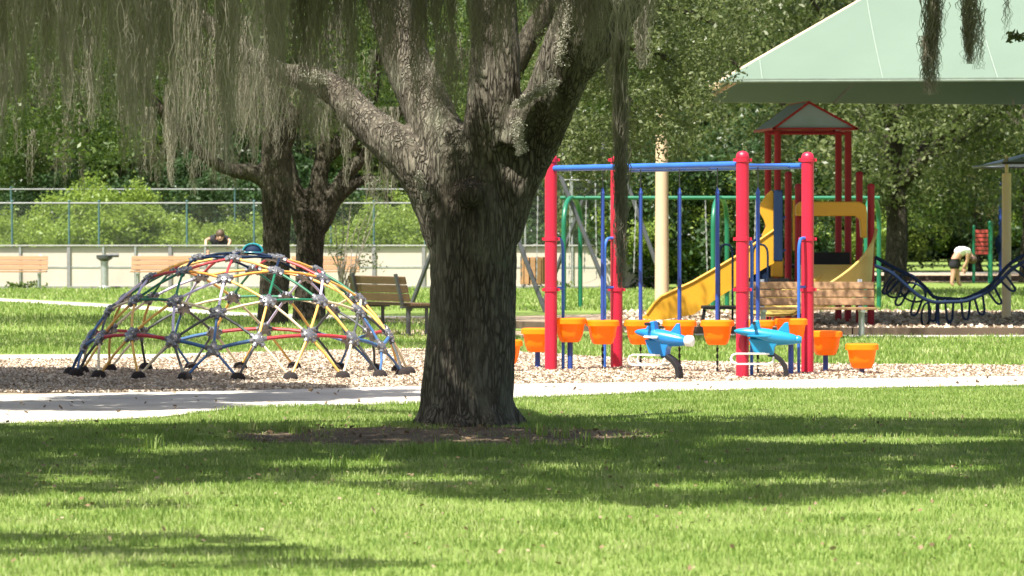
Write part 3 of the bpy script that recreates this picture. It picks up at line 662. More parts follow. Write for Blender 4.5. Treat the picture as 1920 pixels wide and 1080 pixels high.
mo = np_mesh('distant_moss_curtain', np.concatenate(V), np.concatenate(Fq), M['moss'], kind='stuff'); tag(mo, 'grey moss hanging from the pair of oaks behind the dome', 'moss')

# oak whose leafy boughs hang beside the canopy (its trunk is hidden by the big oak)
DC = 56.0
def boughs(px, py, r):
    lim = np.interp(px, [1000, 1100, 1180, 1230, 1290, 1330, 1400, 1500, 1560], [340, 350, 350, 330, 300, 190, 115, 20, -60])
    return py < lim - 90 * r.random() ** 2 and not (px > 1330 and r.random() < .4)
cC = rand_clumps_px(430, 1000, 1520, -260, 345, DC - 2, DC + 4, 41, boughs)
simple_tree('leafy_oak', 'oak with leafy boughs hanging beside the left corner of the big canopy', (W(890, 640, DC).x, DC, 0),
    [PXL([(890, 650, 32), (892, 500, 28), (900, 350, 28), (930, 200, 24), (1000, 60, 20), (1100, -60, 16), (1250, -160, 12)], DC),
     PXL([(905, 300, 18), (1010, 160, 13), (1120, 90, 10), (1230, 100, 7), (1300, 150, 4)], DC),
     PXL([(1000, 60, 12), (1150, 0, 9), (1280, 20, 7), (1370, 60, 4)], DC)], cC, 0.30, 125, 0.068, M['olive_leaf'], M['bark2'], 41)
# sprig before the canopy
sp = thing('oak_sprig', 'small leafy sprig hanging before the canopy at the edge of the picture', 'branch', W(1915, 68, 29))
s_ = MB(); s_.tube([W(1990, 40, 29), W(1935, 64, 29), W(1895, 70, 29)], 0.004, 5); obj('twig', s_, M['twig'], sp)
V, Fc = leaves_at(np.array([tuple(W(x, y, 29)) for x, y in [(1893, 70), (1903, 66), (1912, 72), (1925, 66), (1940, 60), (1960, 55)]]), 0.045, 12, 0.05, seed=4); np_mesh('foliage', V, Fc, M['olive_leaf'], sp)

# trees further off -------------------------------------------------
def proto_tree(name, label, leafm, n, rx, rz, zc, rad, per, ls, seed, trunk_r, low=-1.0, group=None):
    t = local_thing(name, label, 'tree', group); mb = MB(); r = random.Random(seed)
    limb(mb, [(0, 0, -0.1, trunk_r * 1.5), (0.05, 0, 0.4, trunk_r * 1.1), (0, 0.05, 1.6, trunk_r), (0.1, 0, 3.0, trunk_r * 0.9), (0, 0, zc, trunk_r * 0.6), (0, 0, zc + rz * 0.6, trunk_r * 0.2)], 4, 10)
    for k in range(6):
        a = k * 1.05 + r.random() * 0.5; z0 = 2.2 + r.random() * 1.6
        limb(mb, [(0, 0, z0, trunk_r * 0.6), (math.cos(a) * rx * 0.3, math.sin(a) * rx * 0.3, z0 + 1.2, trunk_r * 0.4), (math.cos(a) * rx * 0.75, math.sin(a) * rx * 0.75, z0 + 2.4 + r.random(), trunk_r * 0.15)], 4, 8)
    obj('trunk', mb, M['bark2'], t, smooth=True)
    V, Fc = leaves_at(crown_clumps(n, rx, rx, rz, zc, seed, low), rad, per, ls, seed=seed); np_mesh('crown', V, Fc, leafm, t)
    return t
GT = 'trees of the wood behind the playground'
pA = proto_tree('park_oak', '', M['oak_leaf'], 520, 5.2, 5.0, 6.2, 0.62, 110, 0.145, 51, 0.22, -0.95, GT)
pB = proto_tree('park_oak', '', M['olive_leaf'], 520, 5.4, 4.6, 6.0, 0.62, 110, 0.14, 52, 0.24, -0.9, GT)
pC = proto_tree('park_oak', '', M['dark_leaf'], 480, 5.0, 5.2, 5.6, 0.7, 95, 0.165, 53, 0.2, -1.0, GT)
bA = local_thing('bush', '', 'bush', 'bushes beyond the board fence')
mb = MB()
for k in range(7):
    a = k * 0.9; limb(mb, [(0, 0, 0, 0.04), (math.cos(a) * 0.5, math.sin(a) * 0.5, 0.9, 0.025), (math.cos(a) * 1.0, math.sin(a) * 1.0, 1.8, 0.01)], 4, 6)
obj('stems', mb, M['twig'], bA)
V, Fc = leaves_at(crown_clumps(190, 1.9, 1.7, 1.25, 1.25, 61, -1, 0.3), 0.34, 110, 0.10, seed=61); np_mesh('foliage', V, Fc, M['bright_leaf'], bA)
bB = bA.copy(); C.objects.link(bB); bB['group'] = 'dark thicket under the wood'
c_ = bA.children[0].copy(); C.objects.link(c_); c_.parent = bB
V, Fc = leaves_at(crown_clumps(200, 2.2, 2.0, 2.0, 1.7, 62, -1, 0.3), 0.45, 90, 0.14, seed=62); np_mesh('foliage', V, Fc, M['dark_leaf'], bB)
used = set()
def put(proto, px, d, sc, label, rz=None):
    x = (px - 960) / F * d; rz = rnd.random() * 6.28 if rz is None else rz
    if proto.name not in used:
        used.add(proto.name); place(proto, (x, d, 0), rz, sc); proto['label'] = label; return proto
    return dup(proto, (x, d, 0), rz, sc, label)
TREES = [
 (pB, 1683, 96, (1, 1, 1), 'broad oak whose trunk shows behind the curved climber'),
 (pA, 1275, 118, (.9, .9, 1), 'oak behind the beige canopy pole'),
 (pC, 1400, 128, (1, 1, .9), 'dark tree behind the first slide'),
 (pB, 1540, 124, (.9, .9, 1.05), 'olive tree seen through the open tower roof posts'),
 (pC, 1830, 150, (1.1, 1.1, 1), 'dark tree behind the bending person'),
 (pA, 1930, 120, (1, 1, 1.1), 'tree behind the cream post of the small canopy'),
 (pA, 60, 140, (1, 1, 1), 'tree beyond the fence above the leftmost bench'),
 (pB, 270, 146, (1, 1, 1.1), 'tree beyond the fence above the long bench'),
 (pC, 430, 142, (.95, .95, .9), 'dark tree beyond the fence above the leaning person'),
 (pA, 640, 144, (1, 1, 1.05), 'tree beyond the fence above the thin sapling'),
 (pC, 850, 150, (1, 1, 1), 'dark tree beyond the fence, mostly hidden by the big trunk'),
 (pB, 1050, 146, (1, 1, .95), 'tree beyond the fence between the big trunk and the red posts'),
 (pC, 160, 165, (1.1, 1.1, 1.1), 'dark tree in the back row above the yellow green bush'),
 (pA, 540, 168, (1.1, 1.1, 1.1), 'tree in the back row behind the pair of oaks'),
 (pA, 1180, 165, (1.2, 1.2, 1.1), 'tree in the back row behind the swings'),
 (pA, 1660, 175, (1.2, 1.2, 1.1), 'tree in the back row right of the tower roof'),
 (pC, -120, 150, (1, 1, 1.1), 'dark tree at the edge beyond the leftmost bench'),
 (pB, 2080, 140, (1.1, 1.1, 1.1), 'tree at the edge beyond the small canopy')]
for a in TREES: put(*a)
BUSH = [(bA, 30, 130, .8, 'small yellow green bush behind the leftmost bench'), (bA, 200, 124, 1.15, 'bright yellow green bush, largest beyond the fence'), (bA, 272, 126, .85, 'bright bush just right of the largest one'),
 (bA, 452, 124, .72, 'low bright bush just right of the leaning person'), (bA, 370, 132, .62, 'low bush beyond the fence left of the leaning person'),
 (bA, 655, 130, .7, 'bush behind the thin sapling'), (bA, 745, 124, .95, 'bright bush left of the big trunk beyond the fence'), (bA, 1010, 128, 1.2, 'bush behind the slatted litter bin'), (bA, 1540, 112, 1.0, 'pale bush seen under the yellow slide hood'),
 (bB, 115, 136, .9, 'dark bush behind the tall fence post'), (bB, 345, 134, 1.0, 'dark bush between the largest bright bush and the leaning person'), (bB, 560, 132, 1.0, 'dark bush seen between the pair of oak trunks')]
for a in BUSH: put(*a)
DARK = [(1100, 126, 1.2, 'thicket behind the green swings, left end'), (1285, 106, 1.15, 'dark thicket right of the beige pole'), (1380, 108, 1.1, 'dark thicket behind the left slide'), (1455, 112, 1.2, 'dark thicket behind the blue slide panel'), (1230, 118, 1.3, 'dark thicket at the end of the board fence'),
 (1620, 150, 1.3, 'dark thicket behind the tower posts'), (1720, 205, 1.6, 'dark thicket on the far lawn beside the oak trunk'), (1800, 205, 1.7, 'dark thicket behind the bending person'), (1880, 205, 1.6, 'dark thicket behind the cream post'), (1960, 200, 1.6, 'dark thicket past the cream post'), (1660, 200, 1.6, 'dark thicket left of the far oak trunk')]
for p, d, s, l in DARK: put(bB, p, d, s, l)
# far wood as one mass
rw = np.random.default_rng(77); n = 3600
cw = np.stack([(rw.random(n) * 2 - 1) * 48, 215 + 14 * rw.random(n), 0.5 + 15 * rw.random(n)], 1)
V, Fc = leaves_at(cw, 1.5, 40, 0.6, seed=78)
o = np_mesh('distant_woodland', V, Fc, M['dark_leaf'], kind='stuff'); o['label'] = 'dark woodland closing off the view'

# thin sapling in front of the fence
DS = 98.0
sap = thing('sapling', 'thin bare looking sapling with sparse grey leaves in front of the fence', 'tree', (W(640, 500, DS).x, DS, 0)); mb = MB(); pts = []
for k in range(16):
    x0 = 632 + rnd.random() * 22; x1 = 605 + rnd.random() * 120; y1 = 370 + rnd.random() * 130
    a = W(x0, 550, DS); a.z = 0; b = W(x0 * .7 + x1 * .3, 500, DS + rnd.uniform(-.3, .3)); c = W(x1, y1, DS + rnd.uniform(-.6, .6))
    mb.tube([a, b, (b + c) / 2 + Vector((rnd.uniform(-.1, .1), 0, .1)), c], [0.02, 0.015, 0.01, 0.005], 5); pts += [tuple((b + c) / 2), tuple(c), tuple(b * .3 + c * .7), tuple(c + Vector((rnd.uniform(-.2, .2), 0, .15)))]
obj('trunk', mb, M['twig'], sap); V, Fc = leaves_at(np.array(pts), 0.24, 14, 0.075, seed=8); np_mesh('crown', V, Fc, M['olive_leaf'], sap)
r5 = random.Random(3)
for i, (px, py, lab) in enumerate([(60, 541, 'weed clump at the foot of the board fence below the leftmost bench'), (1030, 541, 'weed clump by the slatted litter bin')]):
    c = Gp(px, py); V, Fc = leaves_at(np.array([(c.x + r5.uniform(-.5, .5), c.y - .3, 0.08) for _ in range(10)]), 0.15, 12, 0.12, seed=i)
    tag(np_mesh('weed_clump', V, Fc, M['oak_leaf'], org=(c.x, c.y, 0)), lab, 'weeds')

# ------------------------------------------------------------------ board fence round the rink, chain link above
DW = gd(541)
fx = [-100, -25, 38, 129, 194, 254, 319, 385, 443, 508, 572, 637, 701, 794, 887, 980, 1073, 1150, 1236]
wall = thing('board_fence', 'low fence of cream boards in grey frames along the far side of the lawn', 'fence', (W(0, 541, DW).x, DW, 0))
z_top = W(0, 461, DW).z
for i in range(len(fx) - 1):
    a, b = W(fx[i], 500, DW), W(fx[i + 1], 500, DW)
    for z0, z1 in ((0.04, z_top * 0.5 - 0.02), (z_top * 0.5 + 0.02, z_top - 0.03)):
        m = MB(); m.box(((a.x + b.x) / 2, DW, (z0 + z1) / 2), (b.x - a.x - 0.07, 0.03, z1 - z0)); obj('board_panel', m, M['board'], wall)
    m = MB(); m.box(((a.x + b.x) / 2, DW, z_top * 0.5), (b.x - a.x - 0.072, 0.05, 0.04)); obj('middle_rail', m, M['greypost'] if 0 else M['galv'], wall)
for i, x in enumerate(fx):
    w = 0.085 if i in (3, 6, 12, 13, 15) else 0.05
    m = MB(); m.box((W(x, 500, DW).x, DW - 0.02, z_top / 2 - 0.01), (w, 0.11, z_top)); obj('post', m, M['greypost'] if i in (3, 6, 12, 13, 15) else M['galv'], wall)
m = MB(); m.box(((W(fx[0], 0, DW).x + W(fx[-1], 0, DW).x) / 2, DW - 0.02, z_top + 0.012), (W(fx[-1], 0, DW).x - W(fx[0], 0, DW).x, 0.14, 0.035)); obj('cap_rail', m, M['caprail'], wall)
m = MB(); m.box(((W(fx[0], 0, DW).x + W(fx[-1], 0, DW).x) / 2, DW - 0.03, 0.03), (W(fx[-1], 0, DW).x - W(fx[0], 0, DW).x, 0.1, 0.06)); obj('kick_rail', m, M['greypost'], wall)

def chainlink(name, label, x0, x1, y_top, d, posts, pm, wires=True, zb=None):
    t = thing(name, label, 'fence', (W(x0, 500, d).x, d, 0)); X0, X1 = W(x0, 0, d).x, W(x1, 0, d).x; zt = W(0, y_top, d).z; zb = z_top + 0.05 if zb is None else zb
    for p in posts: m = MB(); m.tube([(W(p, 0, d).x, d, 0), (W(p, 0, d).x, d, zt + 0.05)], 0.025, 8); m.ball((W(p, 0, d).x, d, zt + .05), .035, 8, 4); obj('post', m, pm, t, smooth=True)
    m = MB(); m.tube([(X0, d, zt), (X1, d, zt)], 0.024, 8); obj('top_rail', m, M['dullrail'], t, smooth=True)
    if wires:
        V = []; q = 0.075; h = zt - zb; xs = np.arange(X0 - h, X1, q)
        for s in (1, -1):
            for x in xs:
                a0, a1 = x, x + h; za, zb_ = (zb, zt) if s > 0 else (zt, zb); c0, c1 = max(a0, X0), min(a1, X1)
                if c1 <= c0: continue
                f0, f1 = (c0 - a0) / h, (c1 - a0) / h; Z0, Z1 = za + (zb_ - za) * f0, za + (zb_ - za) * f1
                V.append([(c0, d + .004 * s, Z0 - .0014), (c1, d + .004 * s, Z1 - .0014), (c1, d + .004 * s, Z1 + .0014), (c0, d + .004 * s, Z0 + .0014)])
        V = np.array(V).reshape(-1, 3); o = np_mesh('wire_mesh', V, np.arange(len(V)).reshape(-1, 4), M['dullrail'], t, kind='stuff')
    return t
chainlink('chain_link_fence', 'chain link fence with teal posts above the cream boards', -100, 860, 381, DW + 0.15, [-60, 22, 129, 185, 350, 476, 620, 701, 797], M['teal'])
chainlink('tall_chain_link_fence', 'taller chain link fence behind the red posts, right of the big trunk', 960, 1242, 338, DW + 0.3, [985, 1073, 1150, 1225], M['galv'])
chainlink('far_rink_fence', 'far rail of the rink fence seen above the nearer one', -100, 800, 355, DW + 24, [20, 440, 782], M['teal'], False)

# ------------------------------------------------------------------ benches
def make_bench(name, label, L, wood, steel, group, arms=False):
    t = local_thing(name, label, 'bench', group)
    for i, y in enumerate((0.03, 0.17, 0.31)):
        m = MB(); m.box((0, y, 0.44), (L, 0.125, 0.035)); obj('seat_slat', m, wood, t, bevel=0.006)
    tl = R(14)
    for i in range(3):
        z = 0.535 + i * 0.118; m = MB(); m.box((0, -0.045 - (z - 0.45) * math.tan(tl), z), (L, 0.035, 0.108), Matrix.Rotation(tl, 3, 'X')); obj('back_slat', m, wood, t, bevel=0.006)
    for s in (-1, 1):
        x = s * L * 0.39; m = MB()
        m.bar((x, -0.075 - 0.42 * math.tan(tl), 0.86), (x, -0.075, 0.44), 0.06, 0.035, (0, 1, 0)); m.bar((x, -0.1, 0.405), (x, 0.4, 0.405), 0.06, 0.035)
        obj('bracket', m, steel, t)
        m = MB(); m.tube([(x, 0.02, 0.0), (x, 0.02, 0.39)], 0.034, 10); m.box((x, 0.02, 0.006), (0.12, 0.12, 0.012)); obj('leg', m, steel, t, smooth=True)
        m = MB(); m.tube([(x, 0.3, 0.0), (x, 0.3, 0.39)], 0.026, 10); obj('leg', m, steel, t, smooth=True)
    return t
b1 = make_bench('park_bench', 'tan plank bench in front of the slide tower, between the red posts', 1.70, M['wood'], M['galv'], 'tan plank benches')
place(b1, (W(1522, 635, gd(634)).x, gd(634), 0), R(180), (1, 1, 0.92))
for px, lab in [(25, 'tan plank bench before the board fence, cut by the edge'), (310, 'tan plank bench before the board fence, behind the left of the dome'), (610, 'tan plank bench before the board fence, behind the thin sapling')]:
    dup(b1, (W(px, 540, DW - 1.1).x, DW - 1.1, 0), R(180), 1, lab)
b2 = make_bench('dark_bench', 'brown slatted bench with dark legs left of the big trunk', 1.75, M['brownwood'], M['charcoal'], None)
d_ = gd(629); place(b2, (W(722, 629, d_).x, d_, 0), R(-62))
del b2['label']; tag(b2, 'brown slatted bench with dark legs left of the big trunk', 'bench')

# litter bin, fountain ------------------------------------------------
db = DW - 0.9; c = W(999, 540, db); bin_ = thing('litter_bin', 'litter bin clad in vertical tan slats, right of the big trunk', 'bin', (c.x, db, 0))
for k in range(12):
    a = 2 * math.pi * k / 12; m = MB(); m.box((c.x + math.cos(a) * .30, db + math.sin(a) * .30, 0.46), (0.03, 0.13, 0.68), Matrix.Rotation(a, 3, 'Z')); obj('slat', m, M['wood'], bin_, bevel=0.008)
m = MB(); m.lathe((c.x, db, 0), [(0.27, 0.13), (0.27, 0.78)], 16); obj('liner', m, M['black'], bin_)
for k in range(4):
    a = math.pi / 4 + k * math.pi / 2; m = MB(); m.tube([(c.x + math.cos(a) * .1, db + math.sin(a) * .1, .1), (c.x + math.cos(a) * .25, db + math.sin(a) * .25, .14), (c.x + math.cos(a) * .34, db + math.sin(a) * .34, .06), (c.x + math.cos(a) * .28, db + math.sin(a) * .28, 0.0)], 0.018, 6); obj('foot', m, M['black'], bin_)
df = DW - 0.6; c = W(196, 540, df); ft = thing('drinking_fountain', 'grey pedestal drinking fountain in front of the board fence', 'fountain', (c.x, df, 0))
m = MB(); m.lathe((c.x, df, 0), [(0.17, 0), (0.16, 0.05), (0.10, 0.08), (0.10, 0.7)], 12); obj('pedestal', m, M['galv'], ft, smooth=True)
m = MB(); m.lathe((c.x, df, 0.68), [(0.08, 0), (0.2, 0.08), (0.21, 0.16), (0.17, 0.17), (0.05, 0.12)], 16); obj('bowl', m, M['charcoal'], ft, smooth=True)
m = MB(); m.tube([(c.x, df, 0.8), (c.x + .15, df, 0.84), (c.x + .36, df, .84)], 0.05, 10); obj('arm', m, M['charcoal'], ft, smooth=True)

# ------------------------------------------------------------------ people
def body_mesh(name, joints, edges, mat, parent, sub=2):
    me = bpy.data.meshes.new(name); org = origin_of(parent)
    me.from_pydata([tuple(Vector(j[:3]) - org) for j in joints], edges, []); o = bpy.data.objects.new(name, me); link(o, parent); ORG[o.name] = org
    s = o.modifiers.new('skin', 'SKIN'); me.skin_vertices or None
    for i, j in enumerate(joints): me.skin_vertices[0].data[i].radius = (j[3], j[4] if len(j) > 4 else j[3])
    me.skin_vertices[0].data[0].use_root = True
    u = o.modifiers.new('sub', 'SUBSURF'); u.levels = sub; u.render_levels = sub
    me.materials.append(mat); s.use_smooth_shade = True
    return o
def hand(mb, p, dirn, side, sc=1.0):
    "palm with five fingers, p wrist, dirn unit vector along the hand, side unit vector to the thumb"
    dirn = Vector(dirn).normalized(); side = Vector(side).normalized(); nrm = dirn.cross(side)
    q = lambda a, b, c: Vector(p) + (dirn * a + side * b + nrm * c) * sc
    mb.loft([[q(0, -.025, -.012), q(0, .025, -.012), q(0, .025, .012), q(0, -.025, .012)], [q(.09, -.04, -.012), q(.09, .04, -.012), q(.09, .04, .012), q(.09, -.04, .012)]])
    for k, (b, L) in enumerate([(-.033, .055), (-.011, .07), (.011, .075), (.033, .068)]): mb.tube([q(.08, b, 0), q(.09 + L * .6, b, .008), q(.09 + L, b, .03)], [.0095, .009, .0075], 6)
    mb.tube([q(.02, .02, 0), q(.055, .055, .01), q(.085, .065, .02)], [.012, .011, .009], 6)
# person leaning over the boards
dp = DW + 0.25
P1 = thing('person', 'person in a black shirt leaning over the cream boards with one arm reaching down', 'person', (W(410, 500, dp).x, dp + .2, 0))
X = lambda px, py, dd=0: W(px, py, dp + dd)
hip = X(412, 470, .42); J = []
def add(p, r, r2=None): J.append((p.x, p.y, p.z, r, r2 or r)); return len(J) - 1
i_h = add(hip, .12, .10); i_c = add(X(411, 452, .14), .12, .09); i_n = add(X(411, 443, 0), .055)
E = [(0, 1), (1, 2)]
head_c = X(413, 443, -.16)
i_k = add(head_c + Vector((0, .02, 0)), .07); E.append((2, 3))
for s, el, wr in ((-1, X(386, 450, -.06), X(386, 468, -.28)), (1, X(432, 452, -.05), X(428, 461, -.15))):
    a = add(X(411 + s * 12, 446, .04), .05); e = add(el, .042); w = add(wr, .032); E += [(1, a), (a, e), (e, w)]
for s in (-1, 1):
    k = add(Vector((hip.x + s * .12, hip.y + .05, .5)), .075); f = add(Vector((hip.x + s * .13, hip.y + .12, .09)), .045); t2 = add(Vector((hip.x + s * .14, hip.y - .06, .04)), .04); h0 = add(Vector((hip.x + s * .1, hip.y, hip.z - .1)), .1); E += [(0, h0), (h0, k), (k, f), (f, t2)]
body_mesh('body', J, E, M['skin'], P1)
def head(parent, c, face, r=.105):
    f = Vector(face).normalized(); m = MB(); m.ball(c, r, 16, 12, (.82, .92, 1.12)); sd = f.cross(Vector((0, 0, 1))).normalized(); up = sd.cross(f)
    m.tube([c + f * r * .85 + up * .02, c + f * r * 1.08 - up * .015], [.012, .018], 6)
    for s in (-1, 1): m.ball(c + sd * s * r * .84, .022, 8, 6, (.6, .6, 1.3))
    obj('head', m, M['skin'], parent, smooth=True)
    e = MB()
    for s in (-1, 1): e.ball(c + f * r * .84 + sd * s * .034 + up * .012, .013, 8, 6)
    e.box(c + f * r * .88 - up * .052, (.045, .02, .012)); obj('eyes_and_mouth', e, M['darkcloth'], parent)
head(P1, head_c, (0, -1, -.35))
m = MB(); m.ball(head_c + Vector((0, .0, .055)), .118, 14, 10, (.92, .95, 1.02)); obj('hair', m, M['hair'], P1, smooth=True)
JS = []; 
def addj(p, r, r2=None): JS.append((p.x, p.y, p.z, r, r2 or r)); return len(JS) - 1
addj(hip, .175, .15); addj(X(411, 454, .12), .22, .19); addj(X(411, 445, 0), .12); ES = [(0, 1), (1, 2)]
for s, q in ((-1, X(392, 448, -.03)), (1, X(430, 449, -.02))): a = addj(X(411 + s * 12, 447, .03), .12); b = addj(q, .085); ES += [(1, a), (a, b)]
body_mesh('shirt', JS, ES, M['darkcloth'], P1)
JP = []; 
for s in (-1, 1): pass
JP = [(hip.x, hip.y, hip.z, .17, .14), (hip.x - .1, hip.y, hip.z - .12, .12, .12), (hip.x - .12, hip.y + .05, .42, .1, .1), (hip.x + .1, hip.y, hip.z - .12, .12, .12), (hip.x + .12, hip.y + .05, .42, .1, .1)]
body_mesh('trousers', JP, [(0, 1), (1, 2), (0, 3), (3, 4)], M['darkcloth'], P1)
m = MB(); hand(m, X(386, 467, -.28), (0.25, -.2, -1), (1, 0, 0.1)); hand(m, X(428, 460, -.15), (0, -.7, -.4), (-1, 0, 0)); obj('hand', m, M['skin'], P1, smooth=True)
# person bending down on the far lawn
dq = gd(538)
P2 = thing('person', 'person in white shirt and dark shorts bending down on the far lawn', 'person', (W(1798, 538, dq).x, dq, 0))
Y = lambda px, py, dd=0: W(px, py, dq + dd)
J = []; hip = Y(1790, 484); sh = Y(1812, 468, -.05); i0 = add(hip, .14, .13); c1 = add(Y(1800, 470), .15, .13); c2_ = add(sh, .12, .1); nk = add(Y(1819, 476, -.05), .06); hd = add(Y(1822, 486, -.05), .07)
E = [(0, 1), (1, 2), (2, 3), (3, 4)]
for s in (-1, 1):
    h0 = add(hip + Vector((s * .04, s * .1, -.08)), .11); k = add(Y(1788 + s * 3 + 3, 510, s * .1), .075); a_ = add(Y(1791 + s * 7, 533, s * .1), .045); f = add(Y(1796 + s * 7, 536, s * .1), .04); E += [(0, h0), (h0, k), (k, a_), (a_, f)]
    a = add(sh + Vector((.02, s * .17, -.02)), .065); e = add(Y(1814, 488, s * .15), .045); w = add(Y(1808 + s * 2, 503, s * .1), .032); E += [(c2_, a), (a, e), (e, w)]
body_mesh('body', J, E, M['skin'], P2)
hc = Y(1822, 486, -.05); head(P2, hc, (.5, 0, -1), .1)
m = MB(); m.ball(hc + Vector((.03, .0, -.01)), .112, 12, 8); obj('hair', m, M['hair'], P2, smooth=True)
JS = []; addj(hip + Vector((.03, 0, .06)), .165, .15); addj(Y(1800, 470), .18, .16); addj(sh, .15, .13); ES = [(0, 1), (1, 2)]
for s in (-1, 1): a = addj(sh + Vector((.02, s * .17, -.02)), .09); b = addj(Y(1814, 480, s * .16), .07); ES += [(2, a), (a, b)]
body_mesh('shirt', JS, ES, M['whitecloth'], P2)
JS = []; addj(hip + Vector((0, 0, .02)), .17, .16); ES = []
for s in (-1, 1): a = addj(hip + Vector((s * .03, s * .1, -.12)), .14); b = addj(Y(1788 + s * 3 + 2, 507, s * .1), .125); ES += [(0, a), (a, b)]
body_mesh('shorts', JS, ES, M['darkcloth'], P2)
m = MB()
for s in (-1, 1): hand(m, Y(1808 + s * 2, 502, s * .1), (-.2, 0, -1), (1, 0, 0))
obj('hand', m, M['skin'], P2, smooth=True)

# ------------------------------------------------------------------ swings
def arc(a, b, c, n=8):
    "quadratic curve a-b-c"
    a, b, c = Vector(a), Vector(b), Vector(c); return [a * (1 - t) ** 2 + b * 2 * t * (1 - t) + c * t * t for t in [i / n for i in range(n + 1)]]
dg_ = gd(580)
gs = thing('green_swing_set', 'green arched swing set behind the pod bridge and slides', 'swing set', (W(1340, 580, dg_).x, dg_, 0))
zr = W(0, 371, dg_).z
for (xa, xb) in ((1057, 1088), (1337, 1363), (1624, 1648)):
    xm = (xa + xb) / 2
    for x, dd in ((xa, -.8), (xb, .8)):
        p0 = W(x, 500, dg_ + dd); p0.z = 0; p1 = p0.copy(); p1.z = zr - .55; p2 = p1.copy(); p2.z = zr; p3 = W(xm, 371, dg_); p3.z = zr
        m = MB(); m.tube([p0] + arc(p1, p2, p3, 8), 0.044, 10); obj('arch_leg', m, M['green'], gs, smooth=True)
m = MB(); m.tube([(W(1050, 0, dg_).x, dg_, zr), (W(1650, 0, dg_).x, dg_, zr)], .036, 10); obj('top_rail', m, M['green'], gs, smooth=True)
def swing(x, d, ztop, zs, label):
    t = thing('swing', label, 'swing', (x, d, zs), 'belt swings')
    for s in (-1, 1):
        m = MB(); n = int((ztop - zs) / .07)
        for k in range(n):
            z = zs + .06 + (ztop - zs - .06) * k / n; f = k / n; xx = x + s * (.26 - .04 * f)
            m.box((xx, d, z + .035), (.028 if k % 2 else .012, .012 if k % 2 else .028, .075))
        obj('chain', m, M['galv'], t)
    m = MB(); m.sheet([[(x - .26 + .52 * i / 8, d + y, zs + .06 - .09 * math.sin(math.pi * i / 8)) for i in range(9)] for y in (-.08, .08)]); m.sheet([[(x - .26 + .52 * i / 8, d + y, zs + .045 - .09 * math.sin(math.pi * i / 8)) for i in range(9)] for y in (-.08, .08)]); obj('seat', m, M['black'], t)
for px, lab in [(1122, 'swing on the green set nearest the second red post'), (1215, 'swing on the green set left of the beige pole'), (1300, 'swing on the green set right of the beige pole'), (1440, 'swing on the green set behind the yellow slide')]:
    swing(W(px, 0, dg_).x, dg_, zr, .62, lab)
# tall grey A-frame swing set
ag = thing('tall_swing_set', 'tall dark grey swing frame with slanting legs behind the big trunk', 'swing set', (W(1017, 585, 79).x, 79, 0))
ap = []
for i, (xa, d, l, r_) in enumerate([(895, 76.5, 128, 128), (1017, 79, 135, 137), (1142, 81.5, 125, 118)]):
    a = W(xa, 250, d); ap.append(a)
    for s, q, dd in ((-1, l, .6), (1, r_, -.6)):
        b = W(xa + s * q, 585, d + dd); b.z = 0; m = MB(); m.tube([a, b], .042, 8); obj('leg', m, M['charcoal'], ag, smooth=True)
m = MB(); m.tube(ap, .045, 8); obj('top_beam', m, M['charcoal'], ag, smooth=True)
for f, lab in [(.45, 'swing on the tall grey frame beside the first red post'), (1.12, 'swing on the tall grey frame behind the red posts'), (1.6, 'swing on the tall grey frame seen through the blue poles')]:
    a = ap[0].lerp(ap[1], f) if f < 1 else ap[1].lerp(ap[2], f - 1); swing(a.x, a.y, a.z, .5, lab)
# extra frame leg that stands before the fence end
# ------------------------------------------------------------------ climbing dome (4V geodesic cap)
def geodome():
    phi = math.atan(0.5); V = [Vector((0, 0, 1))]
    for k in range(5): a = 2 * math.pi * k / 5; V.append(Vector((math.cos(phi) * math.cos(a), math.cos(phi) * math.sin(a), math.sin(phi))))
    for k in range(5): a = 2 * math.pi * (k + .5) / 5; V.append(Vector((math.cos(phi) * math.cos(a), math.cos(phi) * math.sin(a), -math.sin(phi))))
    faces = [(0, 1 + k, 1 + (k + 1) % 5) for k in range(5)] + [(1 + k, 6 + k, 1 + (k + 1) % 5) for k in range(5)] + [(6 + k, 6 + (k + 1) % 5, 1 + (k + 1) % 5) for k in range(5)]
    nodes = {}; order = []; edges = set()
    def nid(p, ring):
        key = tuple(round(c, 4) for c in p)
        if key not in nodes: nodes[key] = len(order); order.append([p.normalized(), ring])
        return nodes[key]
    n = 4
    for a, b, c in faces:
        top = a == 0; g = {}
        for i in range(n + 1):
            for j in range(n + 1 - i):
                k = n - i - j; p = (V[a] * i + V[b] * j + V[c] * k) / n; g[(i, j)] = p
        for (i, j), p in g.items(): nid(p, 0)
        for (i, j) in g:
            for di, dj in ((1, 0), (0, 1), (1, -1)):
                q = (i + di, j + dj)
                if q in g: e = tuple(sorted((nid(g[(i, j)], 0), nid(g[q], 0)))); edges.add(e)
    # ring number by walking out from the pole
    adj = {i: set() for i in range(len(order))}
    for a, b in edges: adj[a].add(b); adj[b].add(a)
    pole = min(range(len(order)), key=lambda i: -order[i][0].z); ring = {pole: 0}; fr = [pole]
    while fr:
        nx = []
        for i in fr:
            for j in adj[i]:
                if j not in ring: ring[j] = ring[i] + 1; nx.append(j)
        fr = nx
    return order, edges, ring
order, edges, ring = geodome()
dD = gd(704.5); RD = 316 * dD / F; cx = W(451, 704, dD).x; yaw = -math.pi / 2 - R(6)
base_r = np.mean([math.hypot(order[i][0].x, order[i][0].y) for i in ring if ring[i] == 5])
z5 = np.mean([order[i][0].z for i in ring if ring[i] == 5]); ztop_d = W(0, 473, dD).z; SZ = ztop_d / (1 - z5); SX = RD / base_r
dome = thing('climbing_dome', 'multicoloured geodesic climbing dome of bars and round hubs on the mulch', 'climbing dome', (cx, dD, 0))
pos = {}
